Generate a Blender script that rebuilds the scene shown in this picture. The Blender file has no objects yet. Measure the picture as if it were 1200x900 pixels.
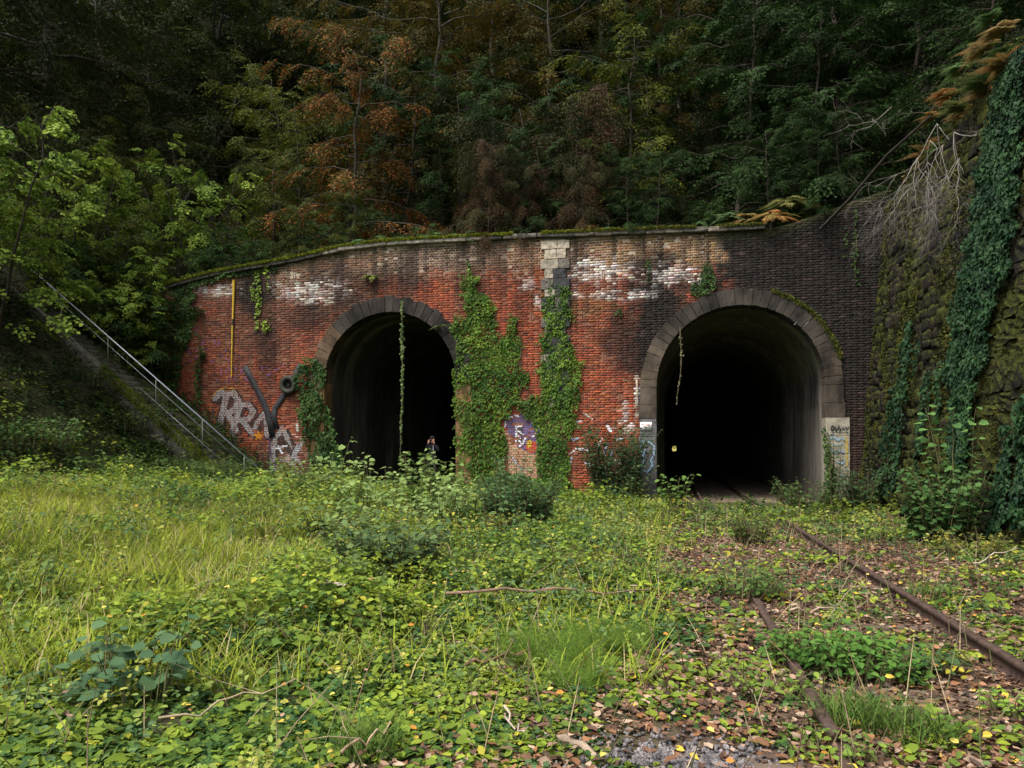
import bpy, bmesh, math, random, time
import numpy as np
from mathutils import Vector, Matrix, Euler
T0 = time.time()
S = bpy.context.scene
COL = S.collection
rad = math.radians
# ------------------------------------------------------------------ camera
YAW = rad(11.8); F = 900.0; CAMZ = 1.6
cam = bpy.data.objects.new('camera', bpy.data.cameras.new('camera')); COL.objects.link(cam)
cam.location = (0, 0, CAMZ); cam.rotation_euler = (rad(90), 0, YAW)
cam.data.sensor_width = 36; cam.data.lens = 36 * F / 1200
cam.data.shift_y = 77 / 1200; cam.data.clip_start = .05; cam.data.clip_end = 3000
S.camera = cam
# ------------------------------------------------------------------ world, sun, exposure
SUN_EL, SUN_AZ = rad(58), rad(215)      # azimuth measured from +Y, clockwise
w = bpy.data.worlds.new('World'); S.world = w; w.use_nodes = True
nt = w.node_tree; bg = nt.nodes['Background']
sky = nt.nodes.new('ShaderNodeTexSky'); sky.sky_type = 'NISHITA'; sky.sun_disc = False
sky.sun_elevation = SUN_EL; sky.sun_rotation = SUN_AZ; sky.dust_density = 4.0; sky.air_density = .8; sky.ozone_density = .6
hs = nt.nodes.new('ShaderNodeHueSaturation'); hs.inputs['Saturation'].default_value = .38     # thin overcast: a greyer sky
nt.links.new(sky.outputs[0], hs.inputs['Color']); nt.links.new(hs.outputs[0], bg.inputs[0]); bg.inputs[1].default_value = .14
sl = bpy.data.lights.new('sun', 'SUN'); sl.energy = 1.5; sl.angle = rad(28); sl.color = (1, .93, .80)
sun = bpy.data.objects.new('sun', sl); COL.objects.link(sun)
sd = Vector((math.sin(SUN_AZ) * math.cos(SUN_EL), math.cos(SUN_AZ) * math.cos(SUN_EL), math.sin(SUN_EL)))
sun.rotation_euler = sd.to_track_quat('Z', 'Y').to_euler()
S.view_settings.view_transform = 'Standard'; S.view_settings.look = 'None'; S.view_settings.gamma = 1
S.view_settings.exposure = 1.3
cy = S.cycles
cy.max_bounces = 6; cy.diffuse_bounces = 4; cy.glossy_bounces = 2; cy.transmission_bounces = 3; cy.transparent_max_bounces = 4
cy.use_denoising = True; cy.sample_clamp_indirect = 4
try: cy.denoising_prefilter = 'ACCURATE'
except Exception: pass

# ------------------------------------------------------------------ survey helpers
CY, SY = math.cos(YAW), math.sin(YAW)
DF = 24.0                                   # the portal wall stands 24 m ahead
def ray(px, py):
    cx, cz = (px - 600) / F, (527 - py) / F
    return np.array([-SY + cx * CY, CY + cx * SY, cz])
def at(px, py, Y=DF):
    d = ray(px, py); t = Y / d[1]; return np.array([d[0] * t, Y, CAMZ + d[2] * t])
def gat(px, py, z=0.0):
    d = ray(px, py); t = (z - CAMZ) / d[2]; return np.array([d[0] * t, d[1] * t, z])
WX0, WB = 5.35, .085                        # retaining wall: foot and batter
def wat(px, py, off=0.0):                   # point on the battered wall at the right
    d = ray(px, py); k = (WX0 - off + WB * CAMZ) / (d[0] - WB * d[2]); return np.array([d[0] * k, d[1] * k, CAMZ + d[2] * k])
def pj(x, y, z):
    x, y, z = np.asarray(x, float), np.asarray(y, float), np.asarray(z, float)
    dep = -SY * x + CY * y; r = CY * x + SY * y
    return 600 + F * r / dep, 527 - F * (z - CAMZ) / dep

# ------------------------------------------------------------------ noise
def _h(i, j, s):
    n = (i * 374761393 + j * 668265263 + s * 1442695041) & 0xffffffff
    n = ((n ^ (n >> 13)) * 1274126177) & 0xffffffff
    return ((n ^ (n >> 16)) & 0xffff) / 65535.0
def vnoise(x, y, s=0):
    x = np.asarray(x, float); y = np.asarray(y, float)
    xi = np.floor(x).astype(np.int64); yi = np.floor(y).astype(np.int64); fx = x - xi; fy = y - yi
    fx = fx * fx * (3 - 2 * fx); fy = fy * fy * (3 - 2 * fy)
    a = _h(xi, yi, s); b = _h(xi + 1, yi, s); c = _h(xi, yi + 1, s); d = _h(xi + 1, yi + 1, s)
    return (a * (1 - fx) + b * fx) * (1 - fy) + (c * (1 - fx) + d * fx) * fy
def fbm(x, y, s=0, o=4):
    v = 0; a = .5; n = 0
    for k in range(o):
        v = v + a * vnoise(x * 2 ** k, y * 2 ** k, s + k * 7); n += a; a *= .5
    return v / n
def sm(a, b, v):
    t = np.clip((np.asarray(v, float) - a) / (b - a), 0, 1); return t * t * (3 - 2 * t)
def mix(a, b, t):
    t = np.asarray(t)[..., None]; return np.asarray(a) * (1 - t) + np.asarray(b) * t
def inpoly(px, py, poly):
    px = np.asarray(px, float); py = np.asarray(py, float); r = np.zeros(px.shape, bool); n = len(poly)
    for i in range(n):
        x1, y1 = poly[i]; x2, y2 = poly[(i + 1) % n]
        if y1 == y2: continue
        c = ((y1 > py) != (y2 > py)) & (px < (x2 - x1) * (py - y1) / (y2 - y1) + x1); r ^= c
    return r
def seg(px, py, pts):
    d = np.full(np.shape(px), 1e9)
    for (x1, y1), (x2, y2) in zip(pts[:-1], pts[1:]):
        vx, vy = x2 - x1, y2 - y1; L = vx * vx + vy * vy + 1e-9
        t = np.clip(((px - x1) * vx + (py - y1) * vy) / L, 0, 1)
        d = np.minimum(d, np.hypot(px - x1 - t * vx, py - y1 - t * vy))
    return d

# ------------------------------------------------------------------ mesh helpers
def tag(o, label=None, cat=None, group=None, kind=None):
    if label: o['label'] = label
    if cat: o['category'] = cat
    if group: o['group'] = group
    if kind: o['kind'] = kind
    return o
def mesh_np(name, V, Fc, C=None, mats=None, mi=None, smooth=False):
    """V (n,3); Fc list of int arrays (m,k)"""
    me = bpy.data.meshes.new(name)
    if isinstance(Fc, np.ndarray): Fc = [Fc]
    Fc = [f for f in Fc if len(f)]
    me.vertices.add(len(V)); me.vertices.foreach_set('co', np.ascontiguousarray(V, np.float32).ravel())
    nl = sum(f.size for f in Fc); npoly = sum(len(f) for f in Fc)
    me.loops.add(nl); me.loops.foreach_set('vertex_index', np.concatenate([f.ravel() for f in Fc]).astype(np.int32))
    st = []; o = 0
    for f in Fc: st.append(o + np.arange(len(f)) * f.shape[1]); o += f.size
    me.polygons.add(npoly); me.polygons.foreach_set('loop_start', np.concatenate(st).astype(np.int32))
    if mi is not None: me.polygons.foreach_set('material_index', np.asarray(mi, np.int32))
    if smooth: me.polygons.foreach_set('use_smooth', np.ones(npoly, bool))
    me.update(calc_edges=True)
    if C is not None:
        a = me.color_attributes.new('col', 'FLOAT_COLOR', 'POINT')
        a.data.foreach_set('color', np.ascontiguousarray(np.c_[np.clip(C, 0, 1), np.ones(len(V))], np.float32).ravel())
    for m in (mats or []): me.materials.append(m)
    return me
def link(name, me, parent=None, loc=None, rot=None):
    o = bpy.data.objects.new(name, me); COL.objects.link(o)
    if parent is not None: o.parent = parent
    if loc is not None: o.location = loc
    if rot is not None: o.rotation_euler = rot
    return o
def empty(name, loc=(0, 0, 0), rz=0):
    o = bpy.data.objects.new(name, None); COL.objects.link(o); o.location = loc; o.rotation_euler = (0, 0, rz)
    o.empty_display_size = .2; return o
def copy_tree(o, parent=None):
    c = o.copy(); COL.objects.link(c); c.parent = parent
    for ch in list(o.children): copy_tree(ch, c)
    return c
class MB:
    """collects polygons of any size with a colour per vertex"""
    def __init__(s): s.v = []; s.f = {}; s.c = []; s.n = 0
    def add(s, V, Fc, C=(.5, .5, .5)):
        V = np.asarray(V, float).reshape(-1, 3); C = np.asarray(C, float)
        if C.ndim == 1: C = np.tile(C, (len(V), 1))
        s.v.append(V); s.c.append(C)
        for f in (Fc if isinstance(Fc, list) else [Fc]):
            f = np.asarray(f); s.f.setdefault(f.shape[1], []).append(f + s.n)
        s.n += len(V)
    def box(s, x0, x1, y0, y1, z0, z1, C=(.5, .5, .5)):
        V = [(x0, y0, z0), (x1, y0, z0), (x1, y1, z0), (x0, y1, z0), (x0, y0, z1), (x1, y0, z1), (x1, y1, z1), (x0, y1, z1)]
        s.add(V, np.array([(0, 3, 2, 1), (4, 5, 6, 7), (0, 1, 5, 4), (1, 2, 6, 5), (2, 3, 7, 6), (3, 0, 4, 7)]), C)
    def tube(s, pts, radii, sides=6, C=(.5, .5, .5), cap=True):
        P = np.asarray(pts, float); R = np.broadcast_to(np.asarray(radii, float), (len(P),))
        Tn = np.gradient(P, axis=0); Tn /= np.linalg.norm(Tn, axis=1)[:, None] + 1e-9
        up = np.array([0, 0, 1.]) if abs(Tn[0, 2]) < .9 else np.array([1., 0, 0])
        A = np.cross(Tn, up); A /= np.linalg.norm(A, axis=1)[:, None] + 1e-9; B = np.cross(Tn, A)
        an = np.arange(sides) * 2 * math.pi / sides
        V = P[:, None] + R[:, None, None] * (A[:, None] * np.cos(an)[None, :, None] + B[:, None] * np.sin(an)[None, :, None])
        n = len(P); i = np.arange(n - 1)[:, None] * sides; j = np.arange(sides)[None]; k = (j + 1) % sides
        Fq = np.stack([i + j, i + k, i + k + sides, i + j + sides], -1).reshape(-1, 4)
        s.add(V.reshape(-1, 3), Fq, C)
        if cap and sides == 6:
            b = s.n - n * sides
            for q in (b + np.arange(6)[::-1], b + (n - 1) * 6 + np.arange(6)): s.f.setdefault(6, []).append(q[None])
    def leaves(s, P, D, N, Sz, C, shape):
        V, Fc, Cc = leaf_arrays(P, D, N, Sz, C, shape); s.add(V, Fc, Cc)
    def mesh(s, name, mats, smooth=False):
        return mesh_np(name, np.concatenate(s.v), [np.concatenate(s.f[k]) for k in sorted(s.f)], np.concatenate(s.c), mats, None, smooth)
    def obj(s, name, mat, parent=None, loc=None, smooth=False):
        return link(name, s.mesh(name, [mat], smooth), parent, loc)
LEAF = {
 'diamond': ([(0, 0, 0), (.3, .42, .07), (0, 1, -.08), (-.3, .42, .07)], [(0, 1, 2), (0, 2, 3)]),
 'oval': ([(0, 0, 0), (.3, .25, .06), (.27, .65, .04), (0, 1, -.1), (-.27, .65, .04), (-.3, .25, .06)], [(0, 1, 2, 3), (0, 3, 4, 5)]),
 'round': ([(0, 0, 0), (.42, .12, .06), (.42, .6, .02), (0, 1, -.1), (-.42, .6, .02), (-.42, .12, .06)], [(0, 1, 2, 3), (0, 3, 4, 5)]),
 'ivy': ([(0, 0, 0), (.38, -.12, .03), (.5, .32, .05), (.2, .55, .02), (0, 1, -.12), (-.2, .55, .02), (-.5, .32, .05), (-.38, -.12, .03)], [(0, 1, 2, 3, 4), (0, 4, 5, 6, 7)]),
 'curl': ([(0, 0, 0), (.27, .22, .18), (.24, .66, .16), (.05, 1, .14), (-.22, .62, .10), (-.28, .25, .20)], [(0, 1, 2, 3), (0, 3, 4, 5)]),
 'blade': ([(-.014, 0, 0), (.014, 0, 0), (.013, .5, .05), (-.013, .5, .05), (.003, 1, .32), (-.003, 1, .32)], [(0, 1, 2, 3), (3, 2, 4, 5)]),
 'pinna': ([(0, -.02, 0), (.085, .3, .03), (0, 1, -.1), (-.085, .3, .03)], [(0, 1, 2), (0, 2, 3)]),
}
def nrm(a): return a / (np.linalg.norm(a, axis=-1, keepdims=True) + 1e-9)
def leaf_arrays(P, D, N, Sz, C, shape):
    T, Fc = LEAF[shape]; T = np.array(T); Fc = np.array(Fc); n = len(P)
    D = nrm(np.asarray(D, float)); W = nrm(np.cross(D, N)); N2 = np.cross(W, D)
    Sz = np.broadcast_to(np.asarray(Sz, float), (n,))
    V = P[:, None] + Sz[:, None, None] * (T[None, :, 0:1] * W[:, None] + T[None, :, 1:2] * D[:, None] + T[None, :, 2:3] * N2[:, None])
    Fo = (Fc[None] + (np.arange(n) * len(T))[:, None, None]).reshape(-1, Fc.shape[1])
    C = np.broadcast_to(np.asarray(C, float), (n, 3))
    return V.reshape(-1, 3), Fo, np.repeat(C, len(T), 0)

# ------------------------------------------------------------------ materials
def nodes(name):
    m = bpy.data.materials.new(name); m.use_nodes = True; t = m.node_tree
    return m, t, t.nodes['Principled BSDF'], t.links.new
def attr_mat(name, rough=.8, nscale=8, namt=.35, bump=.3, bscale=30, spec=.3, trans=0.0, metal=0.0, stretch=(1, 1, 1), bdist=.02):
    """base colour from the per-vertex attribute, mottled by noise; fine relief by bump"""
    m, t, b, L = nodes(name)
    a = t.nodes.new('ShaderNodeAttribute'); a.attribute_name = 'col'
    tc = t.nodes.new('ShaderNodeTexCoord'); mp = t.nodes.new('ShaderNodeMapping'); mp.inputs['Scale'].default_value = stretch
    L(tc.outputs['Object'], mp.inputs[0])
    n = t.nodes.new('ShaderNodeTexNoise'); n.inputs['Scale'].default_value = nscale; n.inputs['Detail'].default_value = 6
    L(mp.outputs[0], n.inputs['Vector'])
    r = t.nodes.new('ShaderNodeMapRange'); r.inputs[1].default_value = .3; r.inputs[2].default_value = .7
    r.inputs[3].default_value = 1 - namt; r.inputs[4].default_value = 1 + namt
    L(n.outputs[0], r.inputs[0])
    x = t.nodes.new('ShaderNodeVectorMath'); x.operation = 'SCALE'; L(a.outputs[0], x.inputs[0]); L(r.outputs[0], x.inputs['Scale'])
    L(x.outputs[0], b.inputs['Base Color'])
    b.inputs['Roughness'].default_value = rough; b.inputs['Specular IOR Level'].default_value = spec; b.inputs['Metallic'].default_value = metal
    if bump > 0:
        n2 = t.nodes.new('ShaderNodeTexNoise'); n2.inputs['Scale'].default_value = bscale; n2.inputs['Detail'].default_value = 5
        L(mp.outputs[0], n2.inputs['Vector'])
        bp = t.nodes.new('ShaderNodeBump'); bp.inputs['Strength'].default_value = bump; bp.inputs['Distance'].default_value = bdist
        L(n2.outputs[0], bp.inputs['Height']); L(bp.outputs[0], b.inputs['Normal'])
    if trans > 0:
        tr = t.nodes.new('ShaderNodeBsdfTranslucent'); L(x.outputs[0], tr.inputs[0])
        ms = t.nodes.new('ShaderNodeMixShader'); ms.inputs[0].default_value = trans
        out = t.nodes['Material Output']; L(b.outputs[0], ms.inputs[1]); L(tr.outputs[0], ms.inputs[2]); L(ms.outputs[0], out.inputs[0])
    return m
M = dict(
 leaf=attr_mat('leaf', .65, 3, .12, 0, spec=.12, trans=.3),
 ivy=attr_mat('ivy_leaf', .6, 3, .15, 0, spec=.14, trans=.15),
 bark=attr_mat('bark', .9, 6, .4, .6, 25, stretch=(1, 1, .25)),
 brick=attr_mat('brick', .88, 22, .35, .5, 60, bdist=.008),
 mortar=attr_mat('mortar', .95, 14, .3, .5, 50, bdist=.01),
 stone=attr_mat('stone', .9, 9, .45, .7, 28),
 ringstone=attr_mat('weathered_ring_stone', .92, 2.2, .75, .8, 22, stretch=(1, 1, .55)),
 concrete=attr_mat('concrete', .92, 5, .35, .5, 30),
 lining=attr_mat('lining', .93, 3, .5, .6, 12, stretch=(1, 1, .3), bdist=.04),
 soil=attr_mat('soil', .97, 3, .45, .7, 25, bdist=.04),
 litter=attr_mat('dead_leaf', .8, 10, .3, 0, trans=.1),
 rust=attr_mat('rusty_steel', .75, 18, .5, .5, 70, spec=.4, bdist=.004),
 galv=attr_mat('galvanised_steel', .45, 12, .2, .1, 60, metal=.6, spec=.5),
 wood=attr_mat('weathered_wood', .9, 10, .45, .7, 40, stretch=(.15, 1, 1)),
 paint=attr_mat('spray_paint', .6, 25, .22, 0, spec=.3),
 rubber=attr_mat('rubber', .75, 14, .3, .3, 60, spec=.3),
 cloth=attr_mat('cloth', .9, 20, .2, .2, 80),
 moss=attr_mat('moss', .95, 12, .4, .8, 60, bdist=.03),
)
# mossy wall stone: the moss is a growth with a shape of its own
def moss_stone():
    m, t, b, L = nodes('mossy_stone')
    a = t.nodes.new('ShaderNodeAttribute'); a.attribute_name = 'col'
    tc = t.nodes.new('ShaderNodeNewGeometry')
    n = t.nodes.new('ShaderNodeTexNoise'); n.inputs['Scale'].default_value = .8; n.inputs['Detail'].default_value = 8; n.inputs['Roughness'].default_value = .68
    L(tc.outputs['Position'], n.inputs['Vector'])
    n3 = t.nodes.new('ShaderNodeTexNoise'); n3.inputs['Scale'].default_value = 9; n3.inputs['Detail'].default_value = 5
    L(tc.outputs['Position'], n3.inputs['Vector'])
    sp = t.nodes.new('ShaderNodeSeparateXYZ'); L(tc.outputs['Normal'], sp.inputs[0])
    ad = t.nodes.new('ShaderNodeMath'); ad.operation = 'MULTIPLY_ADD'; L(sp.outputs['Z'], ad.inputs[0]); ad.inputs[1].default_value = .16; L(n.outputs[0], ad.inputs[2])
    ad2 = t.nodes.new('ShaderNodeMath'); ad2.operation = 'MULTIPLY_ADD'; L(n3.outputs[0], ad2.inputs[0]); ad2.inputs[1].default_value = .25; L(ad.outputs[0], ad2.inputs[2])
    r = t.nodes.new('ShaderNodeMapRange'); r.inputs[1].default_value = .56; r.inputs[2].default_value = .72; L(ad2.outputs[0], r.inputs[0])
    cr = t.nodes.new('ShaderNodeValToRGB'); L(n3.outputs[0], cr.inputs[0])
    cr.color_ramp.elements[0].position = .3; cr.color_ramp.elements[0].color = (.010, .013, .003, 1)
    cr.color_ramp.elements[1].position = .7; cr.color_ramp.elements[1].color = (.060, .064, .008, 1)
    mx = t.nodes.new('ShaderNodeMix'); mx.data_type = 'RGBA'; L(r.outputs[0], mx.inputs[0]); L(a.outputs[0], mx.inputs[6]); L(cr.outputs[0], mx.inputs[7])
    L(mx.outputs[2], b.inputs['Base Color']); b.inputs['Roughness'].default_value = .95; b.inputs['Specular IOR Level'].default_value = .2
    bp = t.nodes.new('ShaderNodeBump'); bp.inputs['Strength'].default_value = .9; bp.inputs['Distance'].default_value = .05
    n4 = t.nodes.new('ShaderNodeTexNoise'); n4.inputs['Scale'].default_value = 22; n4.inputs['Detail'].default_value = 6; L(tc.outputs['Position'], n4.inputs['Vector'])
    L(n4.outputs[0], bp.inputs['Height']); L(bp.outputs[0], b.inputs['Normal'])
    return m
M['mossy'] = moss_stone()

# ------------------------------------------------------------------ terrain
XF = -14.3
def ground_h(x, y):
    x = np.asarray(x, float); y = np.asarray(y, float)
    h = (.75 - .38 * sm(13, 18, y) * sm(-13.5, -11.5, x)) * sm(-3, -11, x) + .10 * (fbm(x * .5, y * .5, 3) - .5) * sm(1, -1, np.abs(x - 1.6) - 2.2 + 0) * 0
    h = h + .22 * (fbm(x * .45, y * .45, 3) - .5) * sm(.2, -2.2, x)
    h = h * sm(2, 7, y) + h * (1 - sm(2, 7, y)) * .7
    bank = np.clip(XF - x + .8 * (fbm(x * .2, y * .2, 9) - .5), 0, None) * .92
    h2 = h + bank
    ramp = np.clip(.25 + .8 * (-12.8 - x), -1, 99) * (x < -12)
    k = sm(20.8, 21.2, y)
    h2 = h2 * (1 - k) + np.maximum(h + .0, ramp * (x < -12.3)) * k
    h2 = np.minimum(h2, 8.3 + .12 * np.clip(-x - 20, 0, 60))
    return h2 - .25 * sm(4.2, 5.2, x) * 0
def hill_h(x, y):
    x = np.asarray(x, float); y = np.asarray(y, float)
    s = .40 + .20 * sm(-14, 2, x)
    base = 7.75 - .06 * np.clip(-12 - x, 0, 30)
    h = base + np.clip(y - 27, 0, 75) * s + np.clip(y - 58, 0, 50) * .55 + .8 * (fbm(x * .15, y * .15, 5) - .5) * sm(25, 29, y)
    h = h + np.clip(x - 6.5, 0, 40) * .62
    return h
def right_h(x, y):
    return 8.55 + np.clip(x - 6.6, 0, 45) * .62 + .5 * (fbm(x * .3, y * .3, 11) - .5) * sm(6.3, 8, x)
def sheet(name, xs, ys, hf, colf, mat):
    X, Y = np.meshgrid(xs, ys); Z = hf(X, Y); nx, ny = len(xs), len(ys)
    V = np.stack([X, Y, Z], -1).reshape(-1, 3)
    i = np.arange(ny - 1)[:, None] * nx; j = np.arange(nx - 1)[None]
    Fq = np.stack([i + j, i + j + 1, i + j + 1 + nx, i + j + nx], -1).reshape(-1, 4)
    return tag(link(name, mesh_np(name, V, Fq, colf(V), [mat], None, True)), kind='structure')
def soil_col(V):
    x, y = V[:, 0], V[:, 1]; n = fbm(x * 1.3, y * 1.3, 21)
    c = mix((.045, .035, .02), (.06, .07, .022), n)
    tr = sm(-.6, .3, x) * sm(5.0, 4.4, x) * (y < 21)
    c = mix(c, mix((.10, .065, .042), (.055, .04, .028), fbm(x * 3, y * 3, 5)), tr)
    return c
ax = np.concatenate([np.arange(-90, -22, 4), np.arange(-22, 5.6, .22), [5.62]])
ay = np.concatenate([np.arange(-60, 0, 5), np.arange(0, 24.0, .22), [24.02, 24.25]])
sheet('ground', ax, ay, ground_h, soil_col, M['soil'])
def hill_all(x, y):
    z = hill_h(x, y)
    edge = np.where(x < -15.8, np.minimum(ground_h(x, np.full_like(x, 24.2)) - .6, z), 6.9)
    z = np.where(y < 24.4, edge, z)
    z = np.where((y >= 24.4) & (y < 25.2) & (x > -15.8) & (x < 6.2), 7.3, z)
    return np.where(y > 835, 60 - (y - 835) * 4.8, z)
hx = np.concatenate([np.arange(-130, -30, 6), np.arange(-30, 12, .8), np.arange(12, 90, 5)])
hy = np.concatenate([[24.3, 24.8, 25.3], np.arange(26, 60, 1.2), np.arange(60, 110, 6), [140, 300, 600, 835, 846]])
sheet('hillside', hx, hy, hill_all, lambda V: mix((.022, .018, .010), (.035, .035, .014), fbm(V[:, 0], V[:, 1], 2)), M['soil'])
sheet('upper_bank', np.concatenate([[6.05], np.arange(6.4, 20, .8), np.arange(20, 60, 6)]), np.concatenate([np.arange(-30, 6, 4), np.arange(6, 25, .8)]),
      right_h, lambda V: mix((.022, .018, .010), (.04, .035, .014), fbm(V[:, 0], V[:, 1], 2)), M['soil'])
# land beyond the tunnel's far end, coloured bright yellow to stand for daylight
sheet('far_cutting', np.linspace(-60, 60, 13), np.linspace(847, 1000, 10), lambda X, Y: -.4 + np.clip(Y - 905, 0, 90) * .55 + np.abs(X - 1.96) * .3 * (np.abs(X - 1.96) > 6), lambda V: np.tile((.42, .38, .10), (len(V), 1)), M['soil'])

# ------------------------------------------------------------------ portal wall
AL = dict(cx=-9.15, r=2.31, sz=3.85); AR = dict(cx=1.965, r=2.46, sz=3.50)
RING = .47
TOP = [(-17.6, 7.20), (-15.6, 7.60), (-12.5, 7.95), (-10.8, 8.23), (-9.3, 8.33), (-6, 8.32), (2.6, 8.15), (3.6, 8.35), (5.0, 8.8), (6.3, 9.2)]
def topz(x): return np.interp(x, [p[0] for p in TOP], [p[1] for p in TOP])
def arch_z(a, x, r):
    d = r * r - (x - a['cx']) ** 2
    return np.where(d > 0, a['sz'] + np.sqrt(np.clip(d, 0, None)), -9)
def in_arch(x, z, grow):
    r = np.zeros(np.shape(x), bool)
    for a in (AL, AR):
        R = a['r'] + grow
        r |= (np.abs(x - a['cx']) < R) & (z < a['sz']) | (np.hypot(x - a['cx'], z - a['sz']) < R)
    return r
wall = empty('portal_wall', (-6, 24, 0)); tag(wall, 'long red brick retaining wall with two tunnel arches, soot black at its right end', 'tunnel portal')
WI = Vector((6, -24, 0))
def wpart(name, me): o = link(name, me, wall); o.location = WI; return o
def blob(px, py, cx, cy_, rx, ry, soft=.5, s=0, sc=.06):
    d = np.hypot((px - cx) / rx, (py - cy_) / ry); n = (fbm(px * sc, py * sc, s) - .5) * 1.1
    return sm(1 + soft, 1 - soft, d + n)
def wall_cols(x, z, seed=0):
    """returns brick colour, mortar colour and efflorescence for points of the wall"""
    px, py = pj(x, np.full_like(x, DF), z); rng = np.random.default_rng(seed)
    n = fbm(px * .03, py * .05, 1); n2 = fbm(px * .12, py * .16, 2)
    c = mix((.32, .062, .024), (.23, .060, .030), n); c = mix(c, (.36, .10, .035), sm(.5, .75, n2) * .6)
    vs_ = fbm(px * .16, py * .02, 33); c = mix(c, (.12, .05, .035), sm(.5, .8, vs_) * .55); c = mix(c, (.15, .06, .04), sm(.55, .8, fbm(px * .05, py * .07, 34)) * .6)
    mo = mix((.15, .045, .026), (.24, .12, .07), n2)
    tz = topz(x) - z
    # upper courses browner, pale joints
    up = sm(1.15, .75, tz + (n2 - .5) * .5) * sm(215, 330, px) * sm(880, 850, px)
    c = mix(c, mix((.26, .12, .05), (.18, .10, .07), n2), up); mo = mix(mo, (.42, .36, .27), up * .9)
    g = sm(420, 480, px) * sm(600, 560, px) * sm(1.1, .6, tz); c = mix(c, (.15, .10, .08), g * .7)
    y = sm(690, 730, px) * sm(870, 840, px) * sm(1.2, .8, tz); c = mix(c, (.27, .15, .06), y * .8)
    # brown weathering of the left part
    b = np.maximum.reduce([blob(px, py, 300, 375, 60, 50, .6, 4) * .7, blob(px, py, 400, 340, 40, 40, .6, 5) * .75, blob(px, py, 240, 370, 30, 60, .6, 6) * .4,
        blob(px, py, 260, 455, 30, 12, .6, 36) * .4, blob(px, py, 330, 555, 50, 30, .6, 37) * .8, blob(px, py, 700, 380, 60, 60, .8, 38) * .25])
    c = mix(c, (.11, .055, .035), b); mo = mix(mo, (.14, .09, .06), b)
    run = sm(.52, .74, vnoise(px * .16, py * .006, 51) * .7 + vnoise(px * .5, py * .012, 52) * .3) * sm(3.6, .3, tz + 2.2 * (vnoise(px * .11, px * 0, 53) - .5)) * sm(860, 820, px)
    c = mix(c, (.045, .030, .022), run * .75); mo = mix(mo, (.05, .036, .026), run * .8)
    mot = sm(.50, .72, fbm(px * .045, py * .08, 54)) * sm(2.4, .5, tz) * sm(880, 840, px); c = mix(c, (.085, .052, .036), mot * .6)
    # soot and damp, black
    k = np.maximum.reduce([sm(818, 856, px + (n2 - .5) * 70 + (n - .5) * 40 - 4) * (1 - .05 * sm(420, 560, py) * sm(990, 1000, px)),
        blob(px, py, 660, 330, 10, 40, .5, 45) * .8, blob(px, py, 680, 300, 8, 26, .6, 46) * .6, blob(px, py, 752, 320, 14, 30, .5, 47) * .85, blob(px, py, 365, 370, 26, 18, .6, 48) * .7, blob(px, py, 410, 350, 24, 10, .6, 49) * .7, blob(px, py, 768, 380, 34, 80, .4, 7), blob(px, py, 772, 460, 24, 130, .4, 8), blob(px, py, 738, 395, 22, 40, .5, 39) * .85, blob(px, py, 655, 400, 14, 90, .5, 40) * .8, blob(px, py, 450, 330, 50, 18, .6, 41) * .6, blob(px, py, 800, 335, 60, 12, .6, 42) * .8, blob(px, py, 540, 320, 8, 40, .6, 43) * .5, blob(px, py, 610, 345, 7, 50, .6, 44) * .5, blob(px, py, 298, 340, 22, 30, .5, 9) * .95, blob(px, py, 312, 400, 14, 50, .6, 10) * .7,
        blob(px, py, 385, 325, 30, 12, .6, 12) * .5, blob(px, py, 725, 400, 22, 18, .5, 13) * .7, blob(px, py, 790, 340, 30, 16, .6, 14) * .5, blob(px, py, 560, 350, 14, 30, .7, 15) * .5])
    bl = mix((.008, .007, .0065), (.024, .016, .011), n2)
    bl = mix(bl, (.028, .018, .014), sm(430, 540, py) * sm(985, 1000, px))
    c = mix(c, bl, np.clip(k, 0, 1)); mo = mix(mo, (.014, .012, .011), np.clip(k, 0, 1))
    # lime bloom, white
    e = np.maximum.reduce([blob(px, py, 365, 342, 42, 13, .55, 16, .12), blob(px, py, 255, 340, 26, 7, .5, 17, .12), blob(px, py, 700, 318, 40, 16, .5, 18, .1), blob(px, py, 790, 322, 40, 12, .5, 19, .12),
        blob(px, py, 730, 345, 52, 6, .5, 20, .15), blob(px, py, 618, 333, 10, 8, .5, 21, .15), blob(px, py, 632, 350, 6, 12, .5, 22, .2), blob(px, py, 340, 520, 20, 22, .6, 23, .12) * .5, blob(px, py, 733, 487, 7, 22, .35, 24, .2),
        blob(px, py, 748, 465, 4, 26, .35, 25, .2), blob(px, py, 735, 500, 14, 9, .5, 26, .2)])
    sp = rng.random(len(x)); e = e * sm(.30, .62, fbm(px * .22, py * .3, 35)) * (.35 + .65 * sp) * (sp < .25 + .75 * e) * 1.15
    c = mix(c, (.62, .58, .54), np.clip(e, 0, .9)); mo = mix(mo, (.5, .47, .42), np.clip(e, 0, .8))
    gr = np.maximum(blob(px, py, 690, 360, 30, 14, .6, 27) * .3, sm(.35, .0, tz) * .5); c = mix(c, (.06, .07, .02), gr); mo = mix(mo, (.06, .07, .02), gr)
    return c, mo, k
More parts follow.
